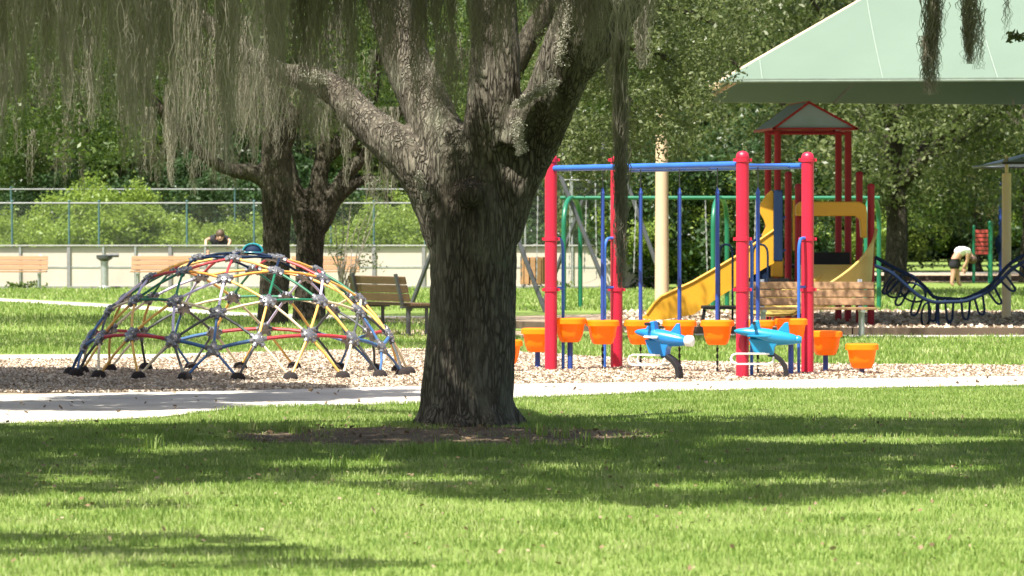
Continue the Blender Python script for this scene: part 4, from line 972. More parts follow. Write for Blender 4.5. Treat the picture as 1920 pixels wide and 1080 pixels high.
for i, (p, _) in enumerate(order):
    if ring.get(i, 9) > 5: continue
    x, y = p.x * SX, p.y * SX; z = (p.z - z5) * SZ if ring[i] < 5 else 0.035
    pos[i] = Vector((cx + x * math.cos(yaw) - y * math.sin(yaw), dD + x * math.sin(yaw) + y * math.cos(yaw), z))
def cls(i):
    "how many steps a node stands from the nearest icosahedron spoke"
    p = order[i][0]; a = math.degrees(math.atan2(p.y, p.x)) % 72; return round(min(a, 72 - a), 0), (a if a < 36 else a - 72)
def bar_mat(i, j):
    a, b = sorted((i, j), key=lambda k: ring[k]); ra, rb = ring[a], ring[b]; ca, cb = cls(a)[0], cls(b)[0]
    if ra == 4 and rb == 4: return 'blue' if min(ca, cb) < 4 else 'red'
    if rb == 5: return 'blue' if ca < 3 else ('yellow' if ca > 30 else ('charcoal' if cb < 14 else 'tan'))
    if (ra, rb) == (3, 4): return 'blue' if ca < 3 and cb < 3 else ('charcoal' if ca < 3 else ('tan' if cb > 30 and (i + j) % 3 == 0 else ('lilac' if (i * 7 + j) % 11 == 0 else 'yellow')))
    if ra == 3: return 'green' if min(ca, cb) > 15 else 'tan'
    if (ra, rb) == (2, 3): return 'lilac' if ca < 3 and (i + j) % 2 else ('green' if ca > 20 else 'yellow')
    if ra == 2: return 'orange' if (i + j) % 4 else 'red'
    if (ra, rb) == (1, 2): return 'red' if (i + j) % 3 == 0 else ('navy' if (i + j) % 3 == 1 else 'yellow')
    if ra == 1: return 'navy'
    return 'navy'
for i, j in sorted(edges):
    if i in pos and j in pos and not (ring[i] == 5 and ring[j] == 5):
        a, b = pos[i], pos[j]; d = (b - a).normalized(); m = MB()
        thick = 0.018 if ring[i] == 4 and ring[j] == 4 else 0.013
        mid = (a + b) / 2; bow = (mid - Vector((cx, dD, -.5))).normalized() * 0.012
        m.tube([a + d * .03, mid + bow, b - d * .03], thick, 8); obj('bar', m, M[{'blue': 'fadedblue', 'red': 'fadedred'}.get(bar_mat(i, j), bar_mat(i, j))], dome, smooth=True)
cd = Vector((cx, dD, -.4))
hub_me = None
for i, p in pos.items():
    nrm = (p - cd).normalized()
    if ring[i] == 5:
        out_ = Vector((p.x - cx, p.y - dD, 0)).normalized(); m = MB()
        m.lathe((p.x, p.y, 0.01), [(.075, 0), (.075, .025), (.06, .06), (.035, .08)], 12); obj('foot_plate', m, M['foot'], dome, smooth=True); continue
    q = nrm.to_track_quat('Z', 'Y').to_matrix(); m = MB()
    def loc(v): return p + q @ Vector(v)
    rings_ = [[loc((r * math.cos(2 * math.pi * k / 12), r * math.sin(2 * math.pi * k / 12), z)) for k in range(12)] for r, z in ((.035, -.03), (.055, -.022), (.058, .018), (.03, .034))]
    m.loft(rings_)
    for j in [b for a, b in edges if a == i] + [a for a, b in edges if b == i]:
        if j in pos: d = (pos[j] - p).normalized(); m.tube([p + d * .03, p + d * .085], .026, 8)
    h = obj('hub', m, M['hub'], dome, smooth=True)
    m = MB()
    for k in range(6): a = 2 * math.pi * k / 6 + .3; m.ball(loc((.042 * math.cos(a), .042 * math.sin(a), .026)), .011, 6, 4)
    obj('bolts', m, M['bolt'], h, smooth=True, kind='stuff')
# helmet resting on top
hp = W(474, 472, dD); hl = thing('helmet', 'small teal and navy helmet lying on top of the climbing dome', 'helmet', hp)
rgs = []
for k in range(7):
    a = math.pi / 2 * k / 6; rgs.append([hp + Vector((.092 * math.cos(a) * math.cos(2 * math.pi * j / 16), .07 * math.cos(a) * math.sin(2 * math.pi * j / 16), .075 * math.sin(a) - .005)) for j in range(16)])
m = MB(); m.loft(rgs, True, True); obj('shell', m, M['navy'], hl, smooth=True)
for s in (-1, 0, 1):
    m = MB(); m.tube([hp + Vector((.098 * math.cos(a), s * .035, .08 * math.sin(a))) for a in [math.pi * k / 10 for k in range(11)]], .009, 6); obj('rib', m, M['tealcap'], hl, smooth=True)
m = MB(); m.tube([hp + Vector((.1 * math.cos(a), .075 * math.sin(a), -.006)) for a in [2 * math.pi * k / 20 for k in range(21)]], .006, 6); obj('rim', m, M['tealcap'], hl, smooth=True)

# ------------------------------------------------------------------ pod bridge
POSTS = [(1033, 697, 288), (1156, 692, 292), (1392, 710, 283), (1514, 702, 285)]
ctr = Gp(1273, 700)
pb = thing('pod_bridge', 'overhead frame of four red posts and blue rails over the orange pods', 'climbing frame', ctr)
pp = []
for (x, yb, yt) in POSTS:
    d = gd(yb); b = Gp(x, yb); zt = W(x, yt, d).z; pp.append((b, zt)); r = 0.0635
    m = MB(); m.lathe((b.x, b.y, 0), [(r, 0), (r, zt - .065)], 20); po = obj('post', m, M['red'], pb, smooth=True)
    m = MB(); m.lathe((b.x, b.y, zt - .065), [(r * 1.04, 0), (r * 1.02, .02), (r * .85, .045), (r * .5, .061), (r * .1, .066)], 20); obj('post_cap', m, M['red'], po, smooth=True)
    for zz in (W(x, 300, d).z, W(x, 448, d).z, W(x, 543, d).z):
        m = MB(); m.lathe((b.x, b.y, zz), [(r * 1.0, -.02), (r * 1.13, -.018), (r * 1.13, .018), (r * 1.0, .02)], 20, False, False)
        m.box((b.x + r * 1.2, b.y, zz), (.03, .03, .03)); m.box((b.x - r * 1.2, b.y, zz), (.03, .03, .03)); obj('collar', m, M['red'], po, smooth=False)
def zat(p, py): return W(960, py, p.y).z
for a, b in ((0, 2), (1, 3)):
    p, q = pp[a][0].copy(), pp[b][0].copy(); p.z = zat(p, 316 if a == 0 else 318); q.z = zat(q, 308 if a == 0 else 311); m = MB(); m.tube([p, q], .031, 12); obj('rail', m, M['blue'], pb, smooth=True)
ends = []
for a, b in ((0, 1), (2, 3)):
    p, q = pp[a][0].copy(), pp[b][0].copy(); ends.append((p + q) / 2)
    z1 = zat(p, 447); z2 = zat(p, 541)
    for (u, v) in ((p, q), (q, p)):
        dr = (v - u); dr.z = 0; dr.normalize(); wdt = .2
        s0 = u + dr * .06; s0.z = z1; s1 = u + dr * wdt; s1.z = z1; s2 = s1.copy(); s2.z = z1 - .16; s3 = s1.copy(); s3.z = 0
        m = MB(); m.tube([s0, s0.lerp(s1, .45)] + arc(s0.lerp(s1, .45), s1, s2, 6)[1:] + [s3], .0165, 8); obj('hand_loop', m, M['blue'], pb, smooth=True)
        t0 = u + dr * .06; t0.z = z2; t1 = s1.copy(); t1.z = z2; m = MB(); m.tube([t0, t1], .015, 8); obj('loop_brace', m, M['blue'], pb, smooth=True)
zrail = (zat(ends[0], 316) + zat(ends[1], 309)) / 2
def make_pod():
    t = local_thing('pod_step', '', 'play pod', 'orange step pods of the pod bridge')
    def sec(w, z, flute=0.0, n=32):
        o = []
        for k in range(n):
            a = 2 * math.pi * k / n; c_, s_ = math.cos(a), math.sin(a); e = 2 / 3.2
            f = 1 - flute * (1 if (k % 4) < 2 else 0)
            o.append(Vector((abs(c_) ** e * math.copysign(1, c_) * w * f, abs(s_) ** e * math.copysign(1, s_) * w * f, z)))
        return o
    m = MB(); m.loft([sec(.150, 0), sec(.165, -.012), sec(.168, -.06), sec(.15, -.064)], True, False); obj('rim', m, M['pod'], t, smooth=True)
    m = MB(); m.loft([sec(.146, -.062), sec(.140, -.09, .03), sec(.128, -.17, .05), sec(.105, -.235, .05), sec(.085, -.250)], False, True); obj('bucket', m, M['pod'], t, smooth=True)
    return t
podp = make_pod()
pod_first = True
def pod(px, py_top, d, label, hang=False):
    global pod_first
    p = W(px, py_top, d)
    if pod_first: place(podp, p, R(8)); podp['label'] = label; t = podp; pod_first = False
    else:
        t = podp.copy(); C.objects.link(t); place(t, p, rnd.uniform(-.2, .2)); t['label'] = label
        for ch in [c for c in podp.children if c.name.startswith(('rim', 'bucket'))]: c = ch.copy(); C.objects.link(c); c.parent = t
    ORG[t.name] = Vector((0, 0, 0)); lo = Vector((0, 0, 0))
    if not hang:
        m = MB(); m.tube([(0, 0, -p.z), (0, 0, -.24)], .028, 10); m.lathe((0, 0, -p.z), [(.06, 0), (.06, .012)], 12)
        o = obj('stand', m, M['midblue'], t, smooth=True, org=(0, 0, 0))
    else:
        zt = W(px, 352, d).z - p.z; m = MB(); m.tube([(0, 0, 0.0), (0, 0, zt - .06)], .021, 10); m.tube([(0, 0, zt - .06), (0, 0, zt)], [.024, .008], 8); obj('hanger_pole', m, M['midblue'], t, smooth=True, org=(0, 0, 0))
        m = MB(); m.tube([(0, 0, zt), (0, 0, zrail - p.z)], .006, 6); obj('cable', m, M['charcoal'], t, org=(0, 0, 0))
        m = MB(); n = int((p.z - .25) / .035)
        for k in range(n + 1): m.box((0, 0, -.25 - (p.z - .25) * k / (n + 1) - .017), (.024 if k % 2 else .008, .008 if k % 2 else .024, .04))
        obj('chain', m, M['black'], t, org=(0, 0, 0))
    return t
dm_ = lambda px: ends[0].y + (ends[1].y - ends[0].y) * (px - 1094) / (1454 - 1094)
pod(948, 637, gd(700), 'orange pod on a low stand, partly hidden by the big trunk')
pod(1008, 615, gd(692), 'orange pod on a stand between the big trunk and the first red post')
pod(1069, 596, gd(696), 'orange pod standing between the first two red posts, left one')
hang_l = ['hanging orange pod overlapping the second red post', 'hanging orange pod just left of the first blue airplane', 'hanging orange pod behind the nose end of the first airplane', 'hanging orange pod alone between the two airplanes', 'hanging orange pod half hidden behind the third red post']
for px, l in zip((1130, 1201, 1274, 1345, 1421), hang_l): pod(px, 600, dm_(px), l, True)
pod(1483, 597, gd(705), 'orange pod on a stand between the last two red posts')
pod(1548, 620, gd(699), 'orange pod on a stand just right of the last red post')
pod(1616, 644, gd(703), 'lowest orange pod, farthest right on its short stand')
for px in (1130, 1201, 1274, 1345, 1421):
    d = dm_(px); t = (px - 1094) / 360; a = pp[0][0].lerp(pp[2][0], t); b = pp[1][0].lerp(pp[3][0], t); a.z = b.z = zrail; m = MB(); m.tube([a, b], .018, 8); obj('rung', m, M['blue'], pb, smooth=True)

# ------------------------------------------------------------------ airplane riders
def rider(label, base, rz, mat, length=.62, white=False):
    t = thing('airplane_rider', label, 'spring rider', base, 'blue airplane riders', rz)
    o0 = Vector((0, 0, 0)); ORG[t.name] = o0; s = length / .62
    def ring_(x, z, ry, rz_, n=14): return [Vector((x * s, ry * math.cos(2 * math.pi * k / n), z + rz_ * math.sin(2 * math.pi * k / n))) for k in range(n)]
    m = MB(); m.loft([ring_(-.33, .47, .012, .008), ring_(-.30, .468, .04, .025), ring_(-.22, .462, .065, .042), ring_(-.12, .45, .08, .06), ring_(0, .42, .085, .075), ring_(.1, .405, .08, .075), ring_(.2, .395, .065, .06), ring_(.26, .39, .052, .048), ring_(.28, .388, .04, .038), ring_(.30, .387, .045, .043), ring_(.33, .385, .03, .03)])
    f = obj('fuselage', m, mat, t, smooth=True, org=o0)
    m = MB(); m.extr([Vector((x * s, -.06, z)) for x, z in [(-.17, .40), (.06, .36), (.09, .40), (.06, .30), (.05, .235), (-.1, .24), (-.14, .27), (-.2, .38)][:1] + [(.12, .38), (.07, .31), (.06, .235), (-.10, .24), (-.14, .27), (-.19, .40)]], (0, .12, 0)); obj('seat_pod', m, mat, t, bevel=.012, org=o0)
    m = MB(); m.extr([Vector((x * s, -.05, z)) for x, z in [(-.2, .48), (-.165, .53), (-.13, .575), (-.085, .58), (-.07, .5), (-.06, .46)]], (0, .10, 0)); obj('cockpit', m, mat, t, bevel=.012, org=o0)
    m = MB(); m.extr([Vector((x * s, -.014, z)) for x, z in [(.08, .455), (.165, .555), (.2, .56), (.215, .43)]], (0, .028, 0)); obj('tail_fin', m, mat, t, bevel=.006, org=o0)
    for sy in (-1, 1):
        m = MB(); m.extr([Vector((x * s, sy * y, .435)) for x, y in [(-.2, .06), (-.02, .06), (.04, .20), (-.02, .22)]][::sy], (0, 0, -.02)); obj('wing', m, M['white_tube'] if white else mat, t, bevel=.005, org=o0)
        m = MB(); m.tube([(-.13 * s, 0, .55), (-.13 * s, sy * .13, .55)], .012, 8); m.tube([(-.13 * s, sy * .07, .55), (-.13 * s, sy * .14, .55)], .017, 8); obj('handle', m, M['black'], t, smooth=True, org=o0)
        pts = [(.02 * s, sy * .1, .25), (-.3 * s, sy * .1, .25), (-.345 * s, sy * .1, .235), (-.36 * s, sy * .1, .20), (-.345 * s, sy * .1, .165), (-.3 * s, sy * .1, .15), (.0, sy * .1, .15), (.05 * s, sy * .1, .17), (.06 * s, sy * .07, .22)]
        m = MB(); m.tube(pts, .009, 8); obj('foot_rest', m, M['white_tube'], t, smooth=True, org=o0)
    if white:
        m = MB(); m.loft([ring_(.27, .389, .045, .045), ring_(.29, .389, .056, .056), ring_(.35, .388, .054, .054), ring_(.365, .388, .03, .03)]); obj('tail_cap', m, M['white_tube'], t, smooth=True, org=o0)
    prof = [Vector((x, 0, z)) for x, z in [(.0, .245), (.06, .235), (.12, .195), (.165, .13), (.18, .06), (.165, 0)]]
    m = MB(); sp_ = []
    for i, p in enumerate(prof):
        tg = (prof[min(i + 1, 5)] - prof[max(i - 1, 0)]).normalized(); n_ = Vector((tg.z, 0, -tg.x)); sp_.append([p + n_ * .022 + Vector((0, -.05, 0)), p + n_ * .022 + Vector((0, .05, 0)), p - n_ * .022 + Vector((0, .05, 0)), p - n_ * .022 + Vector((0, -.05, 0))])
    m.loft(sp_); obj('spring_leaf', m, M['black'], t, bevel=.006, org=o0)
    return t
b = Gp(1268, 714); rider('darker blue airplane rider with a white tail cap, in front of the pods', (b.x - .13, b.y, 0), R(-28), M['planeblue'], .56, True)
b = Gp(1478, 711); rider('teal blue airplane rider in front of the third red post', (b.x - .20, b.y, 0), R(-6), M['planeteal'], .62)

# ------------------------------------------------------------------ slide tower
DT = 64.0
tw = thing('slide_tower', 'play tower with tall dark red posts, grey peaked roof and yellow slides', 'play structure', (W(1545, 612, 65).x, 65, 0))
rows = [(64.0, 1497, 1633, 350, 'darkred'), (65.1, 1478, 1611, 327, 'darkred'), (66.2, 1458, 1590, 246, 'darkred'), (67.3, 1440, 1572, 246, 'darkred')]
for d, xa, xb, yt, mt in rows:
    for x in (xa, xb):
        p = W(x, 500, d); zt = W(x, yt, d).z; m = MB(); m.lathe((p.x, d, 0), [(.054, 0), (.054, zt)], 16)
        if yt > 300: m.lathe((p.x, d, zt), [(.058, -.03), (.057, .01), (.04, .04), (.005, .052)], 16)
        obj('post', m, M[mt], tw, smooth=True)
def bx(name, px0, px1, py0, py1, d0, d1, mat, bev=0.0, parent=None):
    a = W(px0, py1, d0); b = W(px1, py0, d0); m = MB(); m.box(((a.x + b.x) / 2, (d0 + d1) / 2, (a.z + b.z) / 2), (b.x - a.x, d1 - d0, b.z - a.z)); return obj(name, m, mat, parent or tw, bevel=bev)
bx('upper_deck', 1450, 1600, 497, 503, 65.2, 67.3, M['black'])
bx('deck_barrier', 1520, 1594, 473, 496.5, 66.0, 66.06, M['black'], .01)
bx('lower_deck', 1483, 1630, 527, 533, 64.0, 65.1, M['black'])
# roof
Rf = lambda x, y, d: W(x, y, d)
fa, fl, fr_ = Rf(1517, 192, 65.9), Rf(1450, 240, 65.9), Rf(1608, 243, 65.9)
sh_ = Vector((-.17 - .02, 1.7, 0))
ba, bl, br = fa + sh_, fl + sh_, fr_ + sh_; bl.z = br.z = fl.z = fr_.z = (fl.z + fr_.z) / 2; ba.z = fa.z
for nm, q in (('roof_panel', (fa, fl, bl, ba)), ('roof_panel', (fa, ba, br, fr_))): m = MB(); m.extr(list(q), (0, 0, .02)); obj(nm, m, M['roofpanel'], tw)
i_ = (fl + fr_ + fa) / 3; m = MB(); m.extr([i_ + (p - i_) * .93 + Vector((0, .03, 0)) for p in (fl, fr_, fa)], (0, .015, 0)); obj('gable_panel', m, M['roofpanel'], tw)
for a, b in ((fl, fa), (fa, fr_), (fl, fr_), (bl, ba), (ba, br), (fl, bl), (fr_, br), (bl, br)):
    m = MB(); m.bar(a, b, .035, .035); obj('roof_edge', m, M['darkred'], tw)
m = MB(); m.bar(fa, ba, .04, .05); obj('roof_ridge', m, M['darkred'], tw)
m = MB(); a = W(1440, 250, 66.2); b = W(1592, 250, 66.2); m.tube([a, b], .022, 8); obj('tie_bar', m, M['darkred'], tw, smooth=True)
m = MB(); m.bar(W(1500, 205, 65.97), W(1530, 232, 65.97), .02, .07); obj('shadow_stripe_bar', m, M['charcoal'], tw)  # dark bar put in for the shadow stripe across the gable
# first slide: chute running down to the left
topE = [(1213, 588), (1226, 570), (1240, 556), (1300, 528), (1350, 499), (1395, 472), (1432, 445), (1457, 428)]
botE = [(1200, 597), (1226, 600), (1250, 599), (1300, 590), (1350, 556), (1400, 524), (1435, 502), (1462, 488)]
def strip(a, b, d, th, mat, nm):
    m = MB(); A = [W(x, y, d) for x, y in a]; B = [W(x, y, d) for x, y in b]; o = Vector((0, th, 0)); n = len(A)
    for i in range(n - 1): m.loft([[A[i], B[i], B[i] + o, A[i] + o], [A[i + 1], B[i + 1], B[i + 1] + o, A[i + 1] + o]])
    return obj(nm, m, mat, tw)
strip(topE, botE, 62.7, .03, M['slide'], 'chute_wall'); strip(topE, botE, 63.32, .03, M['slide'], 'chute_wall')
m = MB(); Bn = [W(x, y, 62.7) for x, y in botE]; m.sheet([[p + Vector((0, .03, .05)) for p in Bn], [p + Vector((0, .62, .05)) for p in Bn]]); m.sheet([[p + Vector((0, .03, .03)) for p in Bn], [p + Vector((0, .62, .03)) for p in Bn]]); obj('chute_bed', m, M['slidetan'], tw)
for d in (62.7, 63.33): m = MB(); m.tube([W(x, y, d) for x, y in topE], .022, 8); obj('chute_rim', m, M['slide'], tw, smooth=True)
ear = [(1445, 357), (1436, 366), (1425, 383), (1424, 398), (1432, 412), (1436, 425), (1428, 442), (1440, 452), (1450, 445), (1452, 400), (1452, 360)]
for d in (62.75, 63.3): m = MB(); m.extr([W(x, y, d) for x, y in ear], (0, .04, 0)); obj('slide_hood', m, M['slide'], tw, bevel=.008)
m = MB(); m.sheet([[W(x, y, 62.78) for x, y in ear[:3]], [W(x, y, 63.34) for x, y in ear[:3]]]); m.sheet([[W(x, y, 62.78) + Vector((.02, 0, -.02)) for x, y in ear[:3]], [W(x, y, 63.34) + Vector((.02, 0, -.02)) for x, y in ear[:3]]]); obj('slide_hood', m, M['slide'], tw)
bx('blue_panel', 1451, 1468, 356, 490, 62.6, 63.5, M['navy'], .015)
bx('blue_step_panel', 1409, 1446, 455, 545, 64.4, 64.46, M['navy'], .01)
bx('yellow_step_block', 1447, 1469, 482, 520, 64.0, 64.3, M['slide'], .02)
bx('step_riser', 1440, 1480, 522, 531, 63.8, 64.2, M['charcoal'])
bx('yellow_side_strip', 1487, 1494, 375, 470, 64.8, 64.9, M['slide'])
for pts in ([(1473, 406), (1440, 432), (1400, 462), (1388, 472), (1383, 488)], [(1473, 468), (1440, 486), (1405, 508), (1390, 520)]):
    for d in (63.5, 64.2): m = MB(); m.tube([W(x, y, d) for x, y in pts], .018, 8); obj('stair_rail', m, M['midblue'], tw, smooth=True)
# transfer step with loops
bx('transfer_step', 1318, 1404, 574, 580, 61.4, 62.1, M['black'], .01)
for x in (1321, 1400): a = W(x, 580, 61.5); m = MB(); m.bar((a.x, 61.5, a.z), (a.x - .05, 61.5, 0), .05, .05); obj('step_leg', m, M['black'], tw)
for x0, x1, d in ((1349, 1374, 61.8), (1412, 1440, 62.4)):
    zt = W(0, 466, d).z; a, b = W(x0, 0, d).x, W(x1, 0, d).x; m = MB(); m.tube([(a, d, 0), (a, d, zt - .1)] + arc((a, d, zt - .1), (a, d, zt + .06), ((a + b) / 2, d, zt + .06), 5)[1:] + arc(((a + b) / 2, d, zt + .06), (b, d, zt + .06), (b, d, zt - .1), 5)[1:] + [(b, d, 0)], .016, 8); obj('grab_loop', m, M['navy'], tw, smooth=True)
# second slide: hood facing us, curved chute behind the bench
hd_pts = [(1493, 405), (1493, 385), (1500, 378), (1612, 378), (1624, 385), (1626, 400), (1626, 446), (1615, 446), (1613, 412), (1604, 405)]
m = MB(); m.extr([W(x, y, 63.7) for x, y in hd_pts], (0, .25, 0)); obj('slide_hood', m, M['slide'], tw, bevel=.02)
m = MB(); rows_ = []
for k in range(13):
    t = k / 12; px = 1620 - 20 * t - 120 * t * t; d = 63.8 - 1.9 * t; zb_ = .70 - .45 * t ** .9
    rows_.append((px, d, zb_, t))
inner = []; 
for px, d, zb_, t in rows_:
    xr = W(px + 18, 0, d).x; xl = W(px - 62 - 20 * t, 0, d).x; hR = .55 * (1 - t) + .22; hL = .2
    inner.append([Vector((xl - .03, d, zb_ + hL)), Vector((xl, d, zb_ + hL)), Vector((xl + .02, d, zb_ + .03)), Vector((xl + .1, d - .02, zb_)), Vector(((xl + xr) / 2, d - .02, zb_ - .01)), Vector((xr - .1, d - .02, zb_)), Vector((xr - .02, d, zb_ + .05)), Vector((xr + .02, d, zb_ + hR)), Vector((xr + .05, d, zb_ + hR))])
m.sheet(inner); o2 = [[v + Vector((0, 0, -.03)) for v in r_] for r_ in inner]; m.sheet(o2); obj('curved_chute', m, M['slidetan'], tw, smooth=True)
m = MB(); m.tube([r_[-1] for r_ in inner], .02, 8); obj('chute_rim', m, M['slidetan'], tw, smooth=True)
m = MB(); m.tube([r_[0] for r_ in inner], .02, 8); obj('chute_rim', m, M['slidetan'], tw, smooth=True)
# tan back wall under the hood
m = MB(); m.sheet([[W(1496 + i * 11, 496 + 0 * i, 64.0 - .25 * math.sin(i / 11 * 3.14)) for i in range(12)], [W(1496 + i * 10.5, 531, 63.6 - .5 * math.sin(i / 11 * 3.14)) for i in range(12)]]); obj('slide_apron', m, M['slidetan'], tw, smooth=True)

# ------------------------------------------------------------------ curved climber
DK = 63.2
cl_ = thing('curved_climber', 'navy curved climber with hanging loops right of the tower', 'climbing frame', (W(1770, 612, DK).x, DK, 0))
A = [(1641, 482), (1674, 501), (1711, 519), (1737, 541), (1752, 557), (1780, 560), (1812, 559), (1856, 536), (1889, 499), (1919, 479), (1950, 470), (1990, 475)]
B = [(1641, 498), (1672, 512), (1700, 536), (1725, 556), (1750, 566), (1780, 566), (1815, 563), (1859, 542), (1896, 506), (1925, 489), (1955, 482), (1990, 487)]
def sm(pts, d): s = spline([(*W(x, y, d), .02) for x, y in pts], 5); return [Vector(p[:3]) for p in s]
for pts, d in ((A, DK + .3), (B, DK - .3)): m = MB(); m.tube(sm(pts, d), .027, 10); obj('rail', m, M['navy'], cl_, smooth=True)
for (xa, ya, xb, yb, xc, yc, xd, yd) in [(1716, 556, 1706, 590, 1718, 592, 1730, 560), (1741, 564, 1742, 601, 1754, 603, 1757, 566), (1772, 563, 1776, 604, 1785, 604, 1788, 563), (1802, 562, 1806, 599, 1816, 599, 1819, 560),
        (1826, 556, 1836, 590, 1847, 590, 1842, 548), (1850, 543, 1870, 571, 1880, 569, 1862, 534), (1874, 524, 1897, 547, 1906, 544, 1884, 514), (1898, 502, 1926, 521, 1934, 517, 1910, 492), (1676, 510, 1652, 548, 1662, 553, 1690, 520), (1697, 530, 1676, 570, 1688, 574, 1706, 540)]:
    p0 = W(xa, ya, DK - .3); p1 = W(xb, yb, DK); p2 = W(xc, yc, DK); p3 = W(xd, yd, DK + .3)
    m = MB(); m.tube([p0] + arc(p0.lerp(p1, .75), p1, p1.lerp(p2, .5), 4) + arc(p1.lerp(p2, .5), p2, p2.lerp(p3, .25), 4)[1:] + [p3], .018, 8); obj('loop', m, M['navy'], cl_, smooth=True)
for k in range(12):
    a = sm(A, DK + .3); b = sm(B, DK - .3); q = int(k * (len(a) - 1) / 11); m = MB(); m.tube([a[q], min(b, key=lambda v: (v - a[q]).length)], .014, 6); obj('rung', m, M['navy'], cl_, smooth=True)
for cxp, cyp, rx_, ry_, tl in ((1690, 536, 24, 30, .9), (1712, 548, 30, 18, .9), (1736, 590, 8, 22, .1)):
    pts = []
    for k in range(21):
        a = 2 * math.pi * k / 20; u, v = rx_ * math.cos(a), ry_ * math.sin(a); pts.append(W(cxp + u * math.cos(tl) - v * math.sin(tl), cyp + u * math.sin(tl) * .6 + v * math.cos(tl), DK + .3 * math.sin(a)))
    m = MB(); m.tube(pts, .016, 8); obj('loop', m, M['navy'], cl_, smooth=True)
for x, y in ((1758, 566), (1780, 600)): a = W(x, y, DK); m = MB(); m.tube([a, (a.x, DK, 0)], .03, 8); obj('support_post', m, M['navy'], cl_, smooth=True)

# ------------------------------------------------------------------ canopies
cn = thing('shade_canopy', 'large pale green fabric canopy above the slide tower', 'canopy', (7.4, 68, 0))
FL, FR, RL, RR, AP = Vector((2.98, 62, 3.62)), Vector((12.3, 60.6, 3.62)), Vector((3.12, 71.4, 3.62)), Vector((12.3, 73.5, 3.62)), Vector((7.55, 67, 6.3))
def tri_grid(a, b, c, t0, t1, sag, n=8, mmax=6):
    rows_ = []
    for i in range(n + 1):
        f = i / n; r_ = []
        for j in range(mmax + 1):
            t = t0 + (t1 - t0) * j / mmax; e = a.lerp(b, t); p = e.lerp(c, f); u = math.sin(math.pi * min(1, f)) * math.sin(math.pi * t); p = p - Vector((0, 0, sag * u)); r_.append(p)
        rows_.append(r_)
    return rows_
m = MB(); m.sheet(tri_grid(FL, FR, AP, 0, 1, .16, 12, 24)); obj('front_panel', m, M['canvas'], cn, smooth=True)
def on_front(t, f, up=.012):
    "point of the front slope straight above eave position t, f of the way up"
    xx = FL.x + (FR.x - FL.x) * t; tt = ((xx - f * AP.x) / (1 - f) - FL.x) / (FR.x - FL.x)
    return FL.lerp(FR, tt).lerp(AP, f) - Vector((0, 0, .16 * math.sin(math.pi * f) * math.sin(math.pi * tt) - up)) if 0 <= tt <= 1 else None
for t in (.07, .255, .43, .60, .80):
    pts = [p for p in (on_front(t, k * .03) for k in range(33)) if p]
    m = MB(); m.tube([p + Vector((0, -.006, 0)) for p in pts], .011, 4); obj('seam', m, M['seam'], cn)
m = MB(); m.tube([on_front(k / 24 * .98 + .01, .0, .0) + Vector((0, -.01, .03)) for k in range(25)], .014, 4); obj('hem', m, M['seam'], cn)
for a, b in ((RL, FL), (RR, RL), (FR, RR)): m = MB(); m.sheet(tri_grid(a, b, AP, 0, 1, .16)); obj('side_panel', m, M['canvas'], cn, smooth=True)
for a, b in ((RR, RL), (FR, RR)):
    m = MB(); m.sheet([[p - Vector((0, 0, .02)) for p in q_] for q_ in tri_grid(a, b, AP, 0, 1, .16)]); obj('underside_shade_sheet', m, M['underside_shade'], cn, smooth=True)  # added sheet whose dark colour stands for shade under the fabric
for a, b in ((FL, FR), (FR, RR), (RR, RL), (RL, FL)): m = MB(); m.tube([a, b], .022, 8); obj('edge_cable', m, M['seam'], cn, smooth=True)
for t in (.41, .75):
    m = MB(); m.tube([RR.lerp(RL, t) + Vector((0, 0, -.01)), RR.lerp(RL, t).lerp(AP, .6) + Vector((0, 0, -.16))], .022, 6); obj('seam', m, M['charcoal'], cn)
for a in (FL, FR, RL, RR): m = MB(); m.tube([a - Vector((0, 0, .04)), AP - Vector((0, 0, .05))], .045, 8); obj('hip_beam', m, M['beige'], cn, smooth=True)
for p in (Vector((W(1241, 500, 68.5).x, 68.5, 0)), Vector((12.3, 68, 0))):
    m = MB(); m.lathe(tuple(p), [(.115, 0), (.10, 3.55), (.10, 3.6)], 18); m.box((p.x, p.y, .012), (.4, .4, .02)); obj('support_post', m, M['beige'], cn, smooth=True)
    for tgt in ((FL, RL) if p.x < 7 else (FR, RR)): m = MB(); m.tube([p + Vector((0, 0, 3.5)), tgt - Vector((0, 0, .06))], .05, 8); obj('arm', m, M['beige'], cn, smooth=True)
c2 = thing('small_canopy', 'small pale blue canopy corner on a cream post at the edge', 'canopy', (W(1887, 601, gd(601)).x, gd(601), 0))
d = gd(601); p = W(1887, 601, d); zt = W(0, 325, d).z; z2_ = W(0, 293, d).z
m = MB(); m.lathe((p.x, d, 0), [(.075, 0), (.075, zt), (.03, zt + .01), (.03, z2_)], 16); obj('post', m, M['cream'], c2, smooth=True)
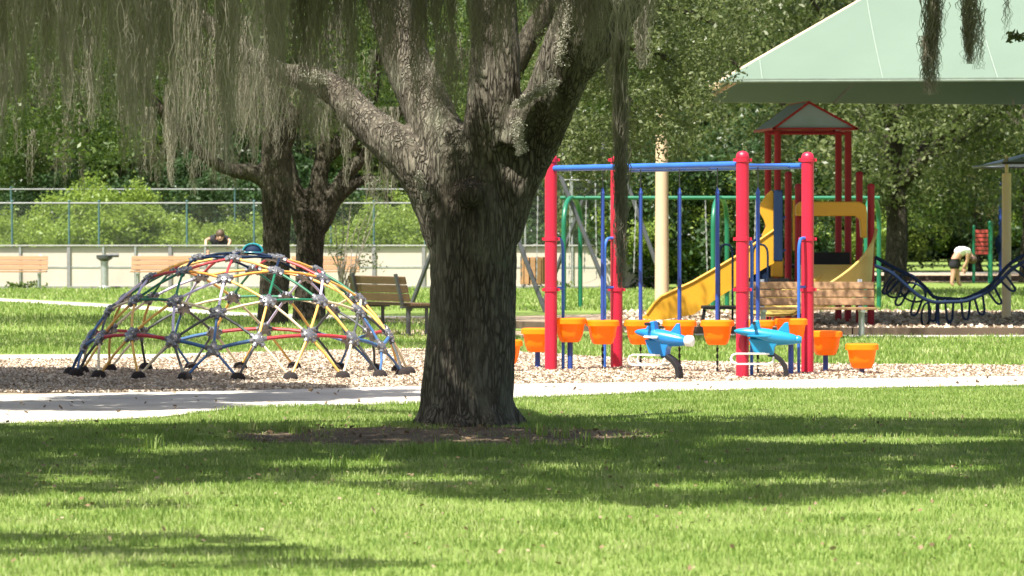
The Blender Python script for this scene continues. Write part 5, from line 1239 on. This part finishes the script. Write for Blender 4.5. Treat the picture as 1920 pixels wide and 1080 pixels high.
m = MB(); e0 = W(1880, 306, d - .4); e1 = Vector((e0.x + 4.5, d - .4, e0.z)); e2 = Vector((e0.x, d + 4, e0.z)); e3 = Vector((e0.x + 4.5, d + 4, e0.z)); apx = Vector((e0.x + 2.2, d + 1.8, e0.z + .62))
m.sheet(tri_grid(e0, e1, apx, 0, 1, .1)); obj('front_panel', m, M['bluecanvas'], c2, smooth=True)
for a, b in ((e2, e0), (e3, e2), (e1, e3)): m = MB(); m.sheet(tri_grid(a, b, apx, 0, 1, .1)); obj('side_panel', m, M['bluecanvas'], c2, smooth=True)
m = MB(); m.tube([e2, e0, e1, e3, e2], .02, 6); obj('edge_tube', m, M['charcoal'], c2)
m = MB(); m.tube([(p.x, d, z2_ - .03), e0], .02, 6); obj('arm', m, M['cream'], c2)
for q in (e1, e3): m = MB(); m.tube([(q.x - .1, q.y - .1, 0), (q.x, q.y, q.z)], .06, 8); obj('post', m, M['cream'], c2, smooth=True)

# ------------------------------------------------------------------ far climber with red slats, blue pole
d = gd(531); fc = thing('slat_climber', 'far green posts holding a panel of red slats beside the bending person', 'climbing frame', (W(1842, 531, d).x, d, 0))
for x, w, yt in ((1826, .045, 425), (1857, .07, 418)): a = W(x, yt, d); m = MB(); m.tube([(a.x, d, 0), a], w, 10); m.ball(a, w, 10, 6); obj('post', m, M['green'], fc, smooth=True)
for k in range(6): a = W(1829, 434 + k * 8, d); b = W(1851, 434 + k * 8, d); m = MB(); m.box(((a.x + b.x) / 2, d, a.z), (b.x - a.x + .06, .05, .09)); obj('slat', m, M['rednotch'], fc, bevel=.01)
d2 = d + 3; a = W(1876, 300, d2); nv = thing('blue_pole', 'tall navy pole with a round panel just left of the cream post', 'pole', (a.x, d2, 0))
m = MB(); m.tube([(a.x, d2, 0), a], .05, 10); obj('shaft', m, M['midblue'], nv, smooth=True)
q = W(1872, 458, d2 - .1); m = MB(); m.loft([[Vector((q.x + .09 * math.cos(t), d2 - .1 + y, q.z + .26 * math.sin(t))) for t in [2 * math.pi * k / 20 for k in range(20)]] for y in (0, .05)]); obj('disc', m, M['navy'], nv, bevel=.01)
